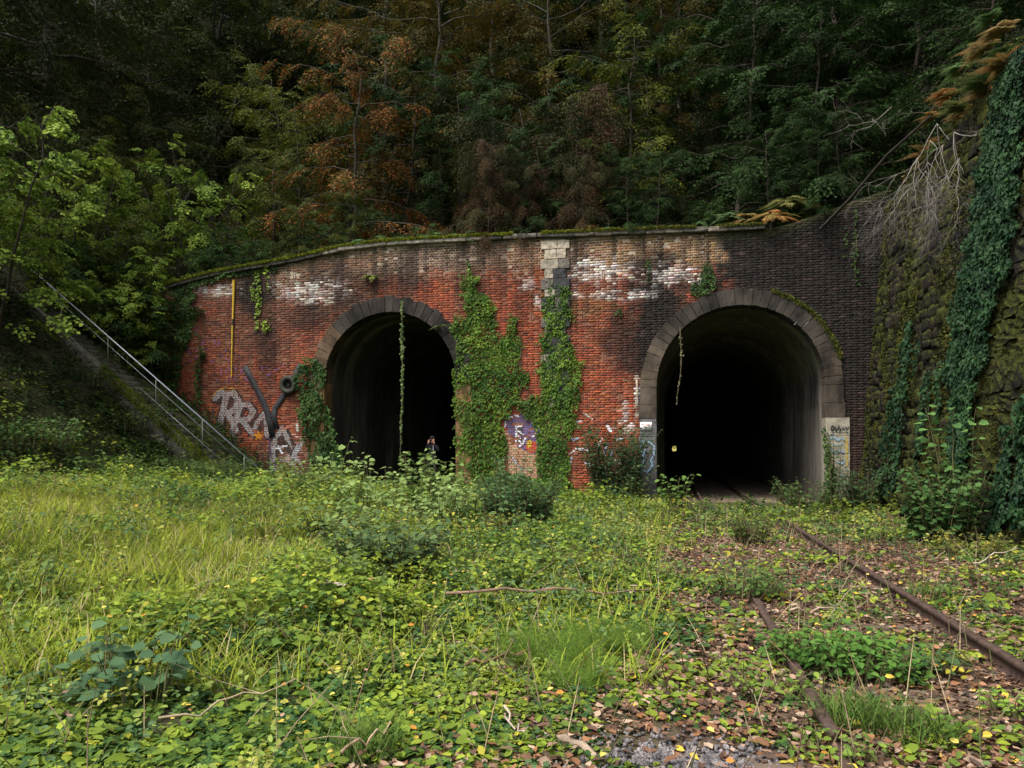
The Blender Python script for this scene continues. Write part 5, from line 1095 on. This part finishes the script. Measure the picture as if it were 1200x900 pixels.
ivy('ivy strands hanging at the right edge low on the stone wall', [[(1178, 500), (1188, 498), (1184, 560), (1176, 640), (1162, 640), (1168, 570)], [(1196, 470), (1204, 460), (1204, 620), (1192, 620), (1192, 540)]], 'w', 460, .12, .085, VG, VG2, 24, 4)
rng = np.random.default_rng(97); n = 1500; x, y, r = polar(n, 3.6, 20, rng, pw=1.4); s = (x < 5) & (y < 22) & (x > -14); x, y = x[s], y[s]; mds = MB()
for q in range(len(x)):
    h = rng.uniform(.12, .5); az = rng.uniform(0, 6.28); l = rng.uniform(0, 1.1); p = np.array([x[q], y[q], gz_(x[q], y[q])]); d = np.array([math.cos(az) * l, math.sin(az) * l, 1]) * h
    mds.tube([p, p + d * .55, p + d + np.array([0, 0, -.12 * l * h])], np.array([.0035, .003, .0015]) * (1 + y[q] * .06), 3, np.array([(.34, .27, .16), (.16, .10, .06), (.26, .19, .12), (.12, .13, .05)][int(rng.integers(4))]), False)
tag(mds.obj('dry_stalks', M['bark']), 'dry brown and straw coloured stalks poking through the green ground cover', 'stalks', None, 'stuff')
def strand(label, px, py0, py1, Y, leaf, ca, cb, seed, gap=.07, sway=.05):
    rng = np.random.default_rng(seed); a = at(px, py0, Y); b = at(px, py1, Y); n = 14; P = np.array([a + (b - a) * t + np.array([sway * math.sin(t * 5) * t, 0, 0]) for t in np.linspace(0, 1, n)])
    t = empty('hanging_vine', tuple(a)); tag(t, label, 'vine'); ms = MB(); ms.tube(P - a, np.linspace(.012, .006, n), 5, (.14, .12, .07), False); ms.obj('stem', M['bark'], t)
    m = int((a[2] - b[2]) / gap); u = rng.random(m) ** .9; Q = np.stack([np.interp(u * (n - 1), np.arange(n), (P - a)[:, c]) for c in range(3)], -1) + rng.normal(0, .025, (m, 3)) * (1.25 - u)[:, None]
    mf = MB(); mf.leaves(Q, np.stack([rng.normal(0, .6, m), rng.normal(0, .6, m), -np.ones(m)], -1), np.array([0, -1., .4]) + rng.normal(0, .4, (m, 3)), leaf * rng.uniform(.5, 1.2, m) * (1.2 - .5 * u), mix(ca, cb, rng.random(m)), 'ivy'); mf.obj('foliage', M['ivy'], t)
strand('long ivy strand hanging free down the left arch opening', 471, 352, 540, 23.8, .095, (.06, .10, .035), (.14, .19, .06), 1, .022)
strand('short thin dry vine hanging in the right arch opening', 797, 383, 475, 23.8, .06, (.09, .09, .05), (.2, .2, .1), 2, .07, .1)
print('ivy', round(time.time() - T0, 1))
# ------------------------------------------------------------------ undergrowth on the banks
rng = np.random.default_rng(51); n = 5200; x = rng.uniform(-27, -13.5, n); y = rng.uniform(11, 24, n); s = (ground_h(x, y) > .9) & ~((y > 20.9) & (y < 22.3) & (x < -12.4) & (rng.random(n) < .8)); x, y = x[s], y[s]; m = len(x)
ca = mix((.010, .024, .007), (.028, .055, .012), rng.random(m)) * np.where((y > 20.8) | (ground_h(x, y) < 1.7), 1.7, 1)[:, None]  # bank's shade put into the leaf colour, lighter by stair and foot
V, Fq, C = rosettes(x, y, ground_h(x, y), rng.uniform(.1, .5, m), 11, rng.uniform(.09, .14, m), ca, 'diamond', rng, .22)
tag(link('bank_undergrowth', mesh_np('bank_undergrowth', V, Fq, C, [M['leaf']])), 'ivy and bramble, coloured dark for shade, covering the bank left of the stair', 'undergrowth', None, 'stuff')
n = 9000; y = 24.6 + rng.random(n) ** 1.5 * 32; x = rng.uniform(-38, 30, n); z = np.where(y < 25.3, 8.0 - .055 * np.clip(-12 - x, 0, 30), hill_h(x, y)); s = (y > 25.3) | ((x > -17) & (x < 4)); x, y, z = x[s], y[s], z[s]; m = len(x)
ca = mix((.018, .035, .010), (.05, .08, .018), rng.random(m)); ca = mix(ca, (.10, .055, .025), (fbm(x * .3, y * .3, 77) > .52) * .8)
V, Fq, C = rosettes(x, y, z, rng.uniform(.1, .55, m), 9, rng.uniform(.10, .17, m), ca, 'diamond', rng, .26)
tag(link('hillside_undergrowth', mesh_np('hillside_undergrowth', V, Fq, C, [M['leaf']])), 'dark undergrowth covering the forest slope behind the brick wall', 'undergrowth', None, 'stuff')
n = 3600; x = rng.uniform(6.1, 16, n); y = rng.uniform(6, 24, n); m = n; ca = mix((.03, .05, .015), (.09, .10, .03), rng.random(m)); ca = mix(ca, (.2, .12, .05), (rng.random(m) < .25) * .8)
V, Fq, C = rosettes(x, y, right_h(x, y), rng.uniform(.1, .5, m), 9, rng.uniform(.08, .14, m), ca, 'diamond', rng, .24)
tag(link('bank_undergrowth', mesh_np('bank_undergrowth', V, Fq, C, [M['leaf']])), 'green and tan undergrowth on the bank above the stone wall', 'undergrowth', None, 'stuff')
# ------------------------------------------------------------------ stair and handrail
stt = empty('staircase', (-13, 21.5, .3)); tag(stt, 'steep overgrown concrete stair climbing the left bank beside the brick wall', 'stair'); so = Vector((-13, 21.5, .3))
def ramp(x): return .25 + .8 * (-12.8 - x)
for i in range(32):
    x = -12.6 - i * .25; z = ramp(x) + .12
    if z > 8: break
    o = link('step', block_mesh('step', [(x - .3, 21.12, z - .35), (x, 21.12, z - .35), (x, 22.2, z - .35), (x - .3, 22.2, z - .35), (x - .3, 21.12, z), (x, 21.12, z), (x, 22.2, z), (x - .3, 22.2, z)], (.16, .155, .13), M['concrete'], .012, i, 1, .004), stt); o.location = -so
o = link('side_wall', block_mesh('side_wall', [(-21, 20.9, ramp(-21) - 2.4), (-12.5, 20.9, -.6), (-12.5, 21.1, -.6), (-21, 21.1, ramp(-21) - 2.4), (-21, 20.9, ramp(-21) + .16), (-12.5, 20.9, .2), (-12.5, 21.1, .2), (-21, 21.1, ramp(-21) + .16)], (.12, .11, .09), M['stone'], .02, 5, 5, .02), stt); o.location = -so
rng = np.random.default_rng(3)
for i in range(46):   # rubble facing visible below the mossy edge
    x = rng.uniform(-15.6, -12.9); zz = ramp(x) + .0 - rng.uniform(.25, 1.3); w_ = rng.uniform(.14, .3); h_ = rng.uniform(.1, .2)
    o = link('rubble_stone', block_mesh('rubble_stone', quadbox([(x - w_ / 2, zz), (x + w_ / 2, zz), (x + w_ / 2, zz + h_), (x - w_ / 2, zz + h_)], 20.84, 20.95), (.14 + .08 * rng.random(), .12 + .06 * rng.random(), .10), M['stone'], .02, i, 1, .015), stt); o.location = -so
n = 9000; u = rng.uniform(-17.5, -12.4, n); yy = rng.uniform(20.82, 21.15, n); P = np.stack([u, yy, ramp(u) + .14 + rng.normal(0, .03, n) - (yy < 20.9) * rng.random(n) * .22], -1)
V, Fq, C = leaf_arrays(P, nrm(np.stack([rng.normal(0, .5, n), -.5 + rng.normal(0, .5, n), np.ones(n)], -1)), np.stack([rng.normal(0, 1, n), -np.ones(n), rng.normal(0, .3, n)], -1), rng.uniform(.04, .09, n), mix((.06, .09, .01), (.20, .23, .015), fbm(u * 3, yy * 3, 1)) , 'diamond')
o = tag(link('moss', mesh_np('moss', V, Fq, C, [M['moss']]), stt), kind='stuff'); o.location = -so
hr = empty('handrail', (-12.1, 20.95, .5)); tag(hr, 'galvanised steel handrail with two lower bars descending the overgrown stair', 'handrail'); ho = np.array([-12.1, 20.95, .5])
def rl(x, dz): return np.array([x, 20.95, .94 + .795 * (-12.0 - x) + dz])
for nm, x0, x1, dz, r_ in (('top_rail', -12.0, -20.1, 0, .028), ('middle_rail', -12.5, -19.5, -.27, .014), ('lower_rail', -13.2, -16.2, -.74, .014)):
    mb = MB(); mb.tube([rl(x0, dz) - ho, rl((x0 + x1) / 2, dz) - ho, rl(x1, dz) - ho], r_ * .85, 6, (.34, .36, .40) if nm == 'top_rail' else (.22, .24, .24)); mb.obj(nm, M['galv'], hr, None, True)
for x in (-12.6, -14.0, -15.6, -17.3, -19.0):
    mb = MB(); p = rl(x, 0) - ho; mb.tube([p, p - np.array([0, 0, 1.35])], .016, 6, (.12, .14, .12)); mb.obj('post', M['galv'], hr, None, True)
# ------------------------------------------------------------------ things on the wall
mb = MB(); c = at(338, 451, 23.86); prof = []
for k in range(26):
    a = k / 26 * 2 * math.pi; prof.append((.235 + .085 * math.cos(a), .105 * math.sin(a) * (1.0 if abs(math.sin(a)) < .9 else .96)))
V = []; ns_ = 48
for i in range(ns_):
    t = i / ns_ * 2 * math.pi
    for k, (r_, w_) in enumerate(prof):
        rr2 = r_ + (.010 if (i % 2 == 0 and r_ > .30) else 0); V.append((rr2 * math.cos(t), w_, rr2 * math.sin(t)))
m = len(prof); i = np.arange(ns_)[:, None]; j = np.arange(m)[None]; Fq = np.stack([i * m + j, ((i + 1) % ns_) * m + j, ((i + 1) % ns_) * m + (j + 1) % m, i * m + (j + 1) % m], -1).reshape(-1, 4)
ty = empty('tyre', (c[0], 23.86, c[2])); tag(ty, 'mossy black rubber tyre hung flat against the painted bricks', 'tyre')
mb.add(V, Fq, (.035, .037, .028)); mb.obj('tread', M['rubber'], ty, None, True)
mb = MB(); q = [(0.17 * math.cos(t), .06, .17 * math.sin(t)) for t in np.linspace(0, 2 * math.pi, 24, endpoint=False)]; mb.add(q, np.array([list(range(24))]), (.022, .018, .016)); mb.tube([(0, .05, 0), (0, -.02, 0)], [.035, .03], 6, (.04, .03, .025)); mb.obj('backing', M['rubber'], ty)
def strap(pts, w_, label):
    P = np.array([at(a, b, 23.95) for a, b in pts]); mbq = MB(); n = len(P)
    d = np.gradient(P, axis=0); d[:, 1] = 0; d = nrm(d); s_ = np.stack([d[:, 2], np.zeros(n), -d[:, 0]], -1) * w_ / 2
    V = np.concatenate([P + s_ + [0, .012, 0], P - s_ + [0, .012, 0], P - s_ + [0, .05, 0], P + s_ + [0, .05, 0]]); i = np.arange(n - 1)
    Fq = np.concatenate([np.stack([i + a * n, i + a * n + 1, i + ((a + 1) % 4) * n + 1, i + ((a + 1) % 4) * n], -1) for a in range(4)] + [np.array([[0, n, 2 * n, 3 * n]]), np.array([[n - 1, 4 * n - 1, 3 * n - 1, 2 * n - 1]])])
    mbq.add(V, Fq, (.030, .030, .034)); tag(mbq.obj('strap', M['rubber']), label, 'strap')
strap([(286, 429), (293, 442), (303, 461), (311, 478), (315, 492), (319, 512)], .21, 'dark flat strap leaning left of the tyre, lower end behind the graffiti')
strap([(352, 427), (344, 442), (333, 462), (322, 478), (320, 488), (324, 502)], .19, 'dark flat strap running behind the tyre')
yp = empty('pipe', tuple(at(274, 327, 23.95))); tag(yp, 'thin yellow plastic pipe fixed upright on the bricks at the left', 'pipe'); y0 = at(274, 327, 23.95); mb = MB()
P = [at(a, b, 23.95) - y0 for a, b in ((274, 328), (274, 336), (273.6, 350), (272.8, 375), (272.3, 385), (271.8, 410), (271.2, 442))]; mb.tube(P, [.052, .05, .036, .033, .03, .024, .02], 8, (.52, .34, .03)); mb.obj('tube', M['paint'], yp, None, True)
mb = MB(); mb.tube([at(272.9, 374, 23.95) - y0, at(272.6, 381, 23.95) - y0], .04, 8, (.05, .04, .03)); mb.obj('bracket', M['rubber'], yp)
c = at(757, 499.5, 23.91); sg = empty('notice', tuple(c)); tag(sg, 'small white warning notice with red print on the grey concrete jamb', 'sign'); mb = MB(); mb.box(-.18, .18, -.008, .012, -.125, .125, (.72, .71, .72)); mb.obj('panel', M['paint'], sg)
mb = MB(); rq = random.Random(2)
for (zz, n_, h_) in ((.045, 9, .022), (.005, 7, .022), (-.04, 6, .016)):
    x = -.13 if n_ > 8 else -.1
    for i in range(n_): w_ = rq.uniform(.012, .026); mb.box(x, x + w_, -.010, -.0085, zz, zz + h_, (.55, .10, .08)); x += w_ + .008
mb.obj('print', M['paint'], sg)
# broken concrete edge / old conduit beside the grey jamb
mb = MB(); P = [at(a, b, 23.9) for a, b in ((746, 445), (747, 462), (747, 473), (742, 480))]; mb.tube(np.array(P) - P[0], [.03, .032, .03, .025], 6, (.30, .27, .21)); o = mb.obj('drain_pipe', M['concrete'], None, None, True); o.location = P[0]; tag(o, 'short broken pale drain pipe stub beside the grey jamb', 'pipe')
# dead hanging branches against the stone wall
def dead(px, py, seed, label, L=1.1, depth=5, down=.9, n0=3, off=.3, r0=.011):
    rng = np.random.default_rng(seed); p0 = wat(px, py, off); t = tag(empty('bare_branch', tuple(p0)), label, 'branch'); mbd = MB()
    def go(p, d, l, r_, dp):
        pts = [p]; 
        for i in range(4): d = nrm(d + rng.normal(0, .22, 3) + np.array([0, 0, -.12 * down])); p = p + d * l / 4; pts.append(p)
        mbd.tube(pts, np.linspace(r_, r_ * .6, 5), 5 if dp > 2 else 3, (.21, .19, .17), False)
        if dp > 0:
            for _ in range(2 if rng.random() < .6 else 3): q = pts[int(rng.integers(2, 5))]; go(q, nrm(d + rng.normal(0, .6, 3) * [.6, 1, .9]), l * rng.uniform(.55, .9), r_ * .6, dp - 1)
    for _ in range(n0): go(np.zeros(3), nrm(np.array([-.25, rng.normal(0, .5), -down]) + rng.normal(0, .3, 3)), L, r0, depth)
    mbd.obj('twigs', M['bark'], t)
dead(1098, 145, 1, 'tangle of bare grey branches hanging before the mossy stone wall', 1.35, 5, .9, 3)
dead(1118, 155, 2, 'second bare grey branch drooping beside the broad ivy ribbon', 1.2, 5, 1.0, 3)
dead(1105, 170, 7, 'dense knot of fine dead twigs in the middle of the hanging tangle', .8, 6, 1.0, 3, .45, .007)
dead(1125, 185, 8, 'fine dead twigs drooping against the left edge of the ivy ribbon', .8, 5, 1.1, 3, .35, .007)
dead(1090, 165, 9, 'fine dead twigs hanging highest beside the fallen trunk', .9, 6, 1.0, 2, .5, .008)
dead(1085, 200, 6, 'low hanging dead twigs nearest the black brick corner', .9, 5, 1.0, 3, .4, .008)
dead(1075, 185, 3, 'finest tangle of pale dead twigs left of the hanging branches', 1.1, 4, .8, 3, .45, .008)
dead(1045, 125, 4, 'thin bare branch reaching left from the wall rim', .9, 3, .5, 1, .7, .009)
a = wat(1092, 135, .1); b = at(962, 268, 23.7); mb = MB(); mb.tube([a - a, (b - a) * .35 + [0, 0, .15], (b - a) * .7, b - a], [.03, .04, .045, .05], 7, (.03, .026, .02)); o = mb.obj('fallen_log', M['bark'], None, None, True); o.location = a; tag(o, 'slim dark fallen trunk leaning from the wall rim down over the brick wall', 'log')
# ------------------------------------------------------------------ person in the left tunnel mouth
def person():
    Y = 26.2; x = px_x(507, Y); base = Vector((x, Y, .33)); t = tag(empty('person', base), 'person in dark clothes and cap standing in the left arch, both hands raised', 'person')
    J = dict(pel=(0, 0, .93, .125), wst=(0, .01, 1.08, .115), chs=(0, .0, 1.28, .135), nk0=(0, .01, 1.44, .065), nk=(0, -.005, 1.50, .052), hd0=(0, -.02, 1.57, .075), hd=(0, -.015, 1.64, .088), hd1=(0, -.01, 1.70, .07),
             shl=(-.17, .01, 1.41, .06), ell=(-.25, -.15, 1.20, .045), wrl=(-.09, -.20, 1.50, .028), shr=(.17, .01, 1.41, .06), elr=(.26, -.14, 1.21, .045), wrr=(.10, -.19, 1.52, .028),
             hpl=(-.09, 0, .88, .10), knl=(-.11, -.02, .49, .062), anl=(-.12, .03, .09, .04), tol=(-.13, -.13, .04, .035), hpr=(.09, 0, .88, .10), knr=(.11, -.03, .49, .062), anr=(.13, .02, .09, .04), tor=(.14, -.14, .04, .035))
    E = [('pel', 'wst'), ('wst', 'chs'), ('chs', 'nk0'), ('nk0', 'nk'), ('nk', 'hd0'), ('hd0', 'hd'), ('hd', 'hd1'), ('chs', 'shl'), ('shl', 'ell'), ('ell', 'wrl'), ('chs', 'shr'), ('shr', 'elr'), ('elr', 'wrr'), ('pel', 'hpl'), ('hpl', 'knl'), ('knl', 'anl'), ('anl', 'tol'), ('pel', 'hpr'), ('hpr', 'knr'), ('knr', 'anr'), ('anr', 'tor')]
    for s_, sg_ in (('l', -1), ('r', 1)):
        wx, wy, wz, _ = J['wr' + s_]; J['pm' + s_] = (wx - sg_ * .012, wy - .005, wz + .05, .030); E.append(('wr' + s_, 'pm' + s_))
        for f in range(4):
            J[f'f{s_}{f}a'] = (wx - sg_ * (.030 - .018 * f), wy - .015, wz + .09 - .004 * abs(f - 1), .0095); J[f'f{s_}{f}b'] = (wx - sg_ * (.045 - .016 * f), wy + .012, wz + .125 - .006 * abs(f - 1), .008)
            E += [('pm' + s_, f'f{s_}{f}a'), (f'f{s_}{f}a', f'f{s_}{f}b')]
        J[f't{s_}'] = (wx - sg_ * .05, wy - .0, wz + .055, .010); J[f'u{s_}'] = (wx - sg_ * .062, wy + .015, wz + .085, .008); E += [('pm' + s_, f't{s_}'), (f't{s_}', f'u{s_}')]
    keys = list(J); me = bpy.data.meshes.new('body'); me.from_pydata([J[k][:3] for k in keys], [(keys.index(a), keys.index(b)) for a, b in E], [])
    o = link('body', me); sk = o.modifiers.new('skin', 'SKIN'); sk.use_smooth_shade = True
    for i, k in enumerate(keys): v = me.skin_vertices[0].data[i]; r_ = J[k][3]; v.radius = (r_ * (1.25 if k in ('chs', 'pel', 'wst') else 1), r_ * (.85 if k in ('chs', 'pel', 'wst') else 1)); v.use_root = (k == 'pel')
    ss = o.modifiers.new('sub', 'SUBSURF'); ss.levels = 2; ss.render_levels = 2
    dg = bpy.context.evaluated_depsgraph_get(); m2 = bpy.data.meshes.new_from_object(o.evaluated_get(dg)); bpy.data.objects.remove(o)
    n = len(m2.vertices); co = np.empty(n * 3); m2.vertices.foreach_get('co', co); co = co.reshape(-1, 3)
    face = (co[:, 2] > 1.56) & (co[:, 1] < -.06) & (abs(co[:, 0]) < .03)
    co[:, 1] -= .022 * np.exp(-((co[:, 0] / .014) ** 2 + ((co[:, 2] - 1.625) / .022) ** 2)) * (co[:, 1] < -.05)     # nose
    co[:, 1] += .010 * np.exp(-(((abs(co[:, 0]) - .032) / .014) ** 2 + ((co[:, 2] - 1.652) / .014) ** 2)) * (co[:, 1] < -.04)   # eye sockets
    m2.vertices.foreach_set('co', co.ravel())
    skin = (co[:, 2] > 1.49) & (np.abs(co[:, 0]) < .2) & ((co[:, 2] > 1.515) | (co[:, 1] < -.15)); c = np.where(skin[:, None], (.48, .25, .17), (.018, .018, .024))
    eye = (((abs(co[:, 0]) - .032) / .014) ** 2 + ((co[:, 2] - 1.652) / .008) ** 2 < 1) & (co[:, 1] < -.05); c = np.where(eye[:, None], (.05, .03, .02), c)
    mth = ((co[:, 0] / .028) ** 2 + ((co[:, 2] - 1.578) / .007) ** 2 < 1) & (co[:, 1] < -.04); c = np.where(mth[:, None], (.25, .08, .06), c)
    a = m2.color_attributes.new('col', 'FLOAT_COLOR', 'POINT'); a.data.foreach_set('color', np.c_[c, np.ones(n)].astype(np.float32).ravel()); m2.materials.clear(); m2.materials.append(M['cloth']); link('body', m2, t)
    mb = MB(); V = []; m = 16
    for j, (z, r_) in enumerate(((1.68, .100), (1.72, .098), (1.755, .075), (1.775, .03))):
        for i in range(m): a_ = i / m * 6.2832; V.append((r_ * .9 * math.cos(a_), -.012 + r_ * 1.05 * math.sin(a_), z))
    i = np.arange(3)[:, None] * m; j = np.arange(m)[None]; mb.add(V, [np.stack([i + j, i + (j + 1) % m, i + (j + 1) % m + m, i + j + m], -1).reshape(-1, 4), np.array([list(range(3 * m, 4 * m))])], (.03, .028, .03))
    mb.add([(-.07, -.09, 1.685), (.07, -.09, 1.685), (.05, -.17, 1.675), (-.05, -.17, 1.675), (-.07, -.09, 1.693), (.07, -.09, 1.693), (.05, -.17, 1.683), (-.05, -.17, 1.683)], np.array([(0, 3, 2, 1), (4, 5, 6, 7), (0, 1, 5, 4), (1, 2, 6, 5), (2, 3, 7, 6), (3, 0, 4, 7)]), (.03, .028, .03)); mb.obj('cap', M['cloth'], t)
    mb = MB(); mb.tube([(.06, -.13, 1.44), (.075, -.155, 1.32), (.07, -.15, 1.22)], [.012, .012, .02], 5, (.4, .4, .42)); mb.obj('strap', M['cloth'], t)
    cs = tag(empty('compact_camera', base + Vector((0, -.215, 1.60))), 'small dark compact camera held up to the face by the person in the left arch', 'camera'); mb = MB(); mb.box(-.045, .045, -.012, .02, -.03, .03, (.03, .03, .03)); mb.obj('body_shell', M['rubber'], cs); mb = MB(); mb.tube([(0, -.012, 0), (0, -.035, 0)], [.02, .018], 8, (.05, .05, .05)); mb.obj('lens', M['rubber'], cs)
person()
# ------------------------------------------------------------------ earthen floor of the left tunnel, trees beyond the far end
mb = MB(); mb.box(AL['cx'] - 2.3, AL['cx'] + 2.3, 24.0, 89.9, -.1, .24, (.03, .026, .02)); tag(mb.obj('tunnel_ground', M['soil']), kind='structure')
for i, (x, y) in enumerate(((-3, 866), (2.5, 872), (7, 868))): plant_tree('bushl', x, y, 1.0, 3.2, i, (0, 0), 'bush', 'bush coloured bright yellow for daylight, beyond the far end of the right tunnel', 'bush', 'bushes beyond the tunnel exit')  # bright leaf colour carries the daylight of the exit
print('done', round(time.time() - T0, 1))
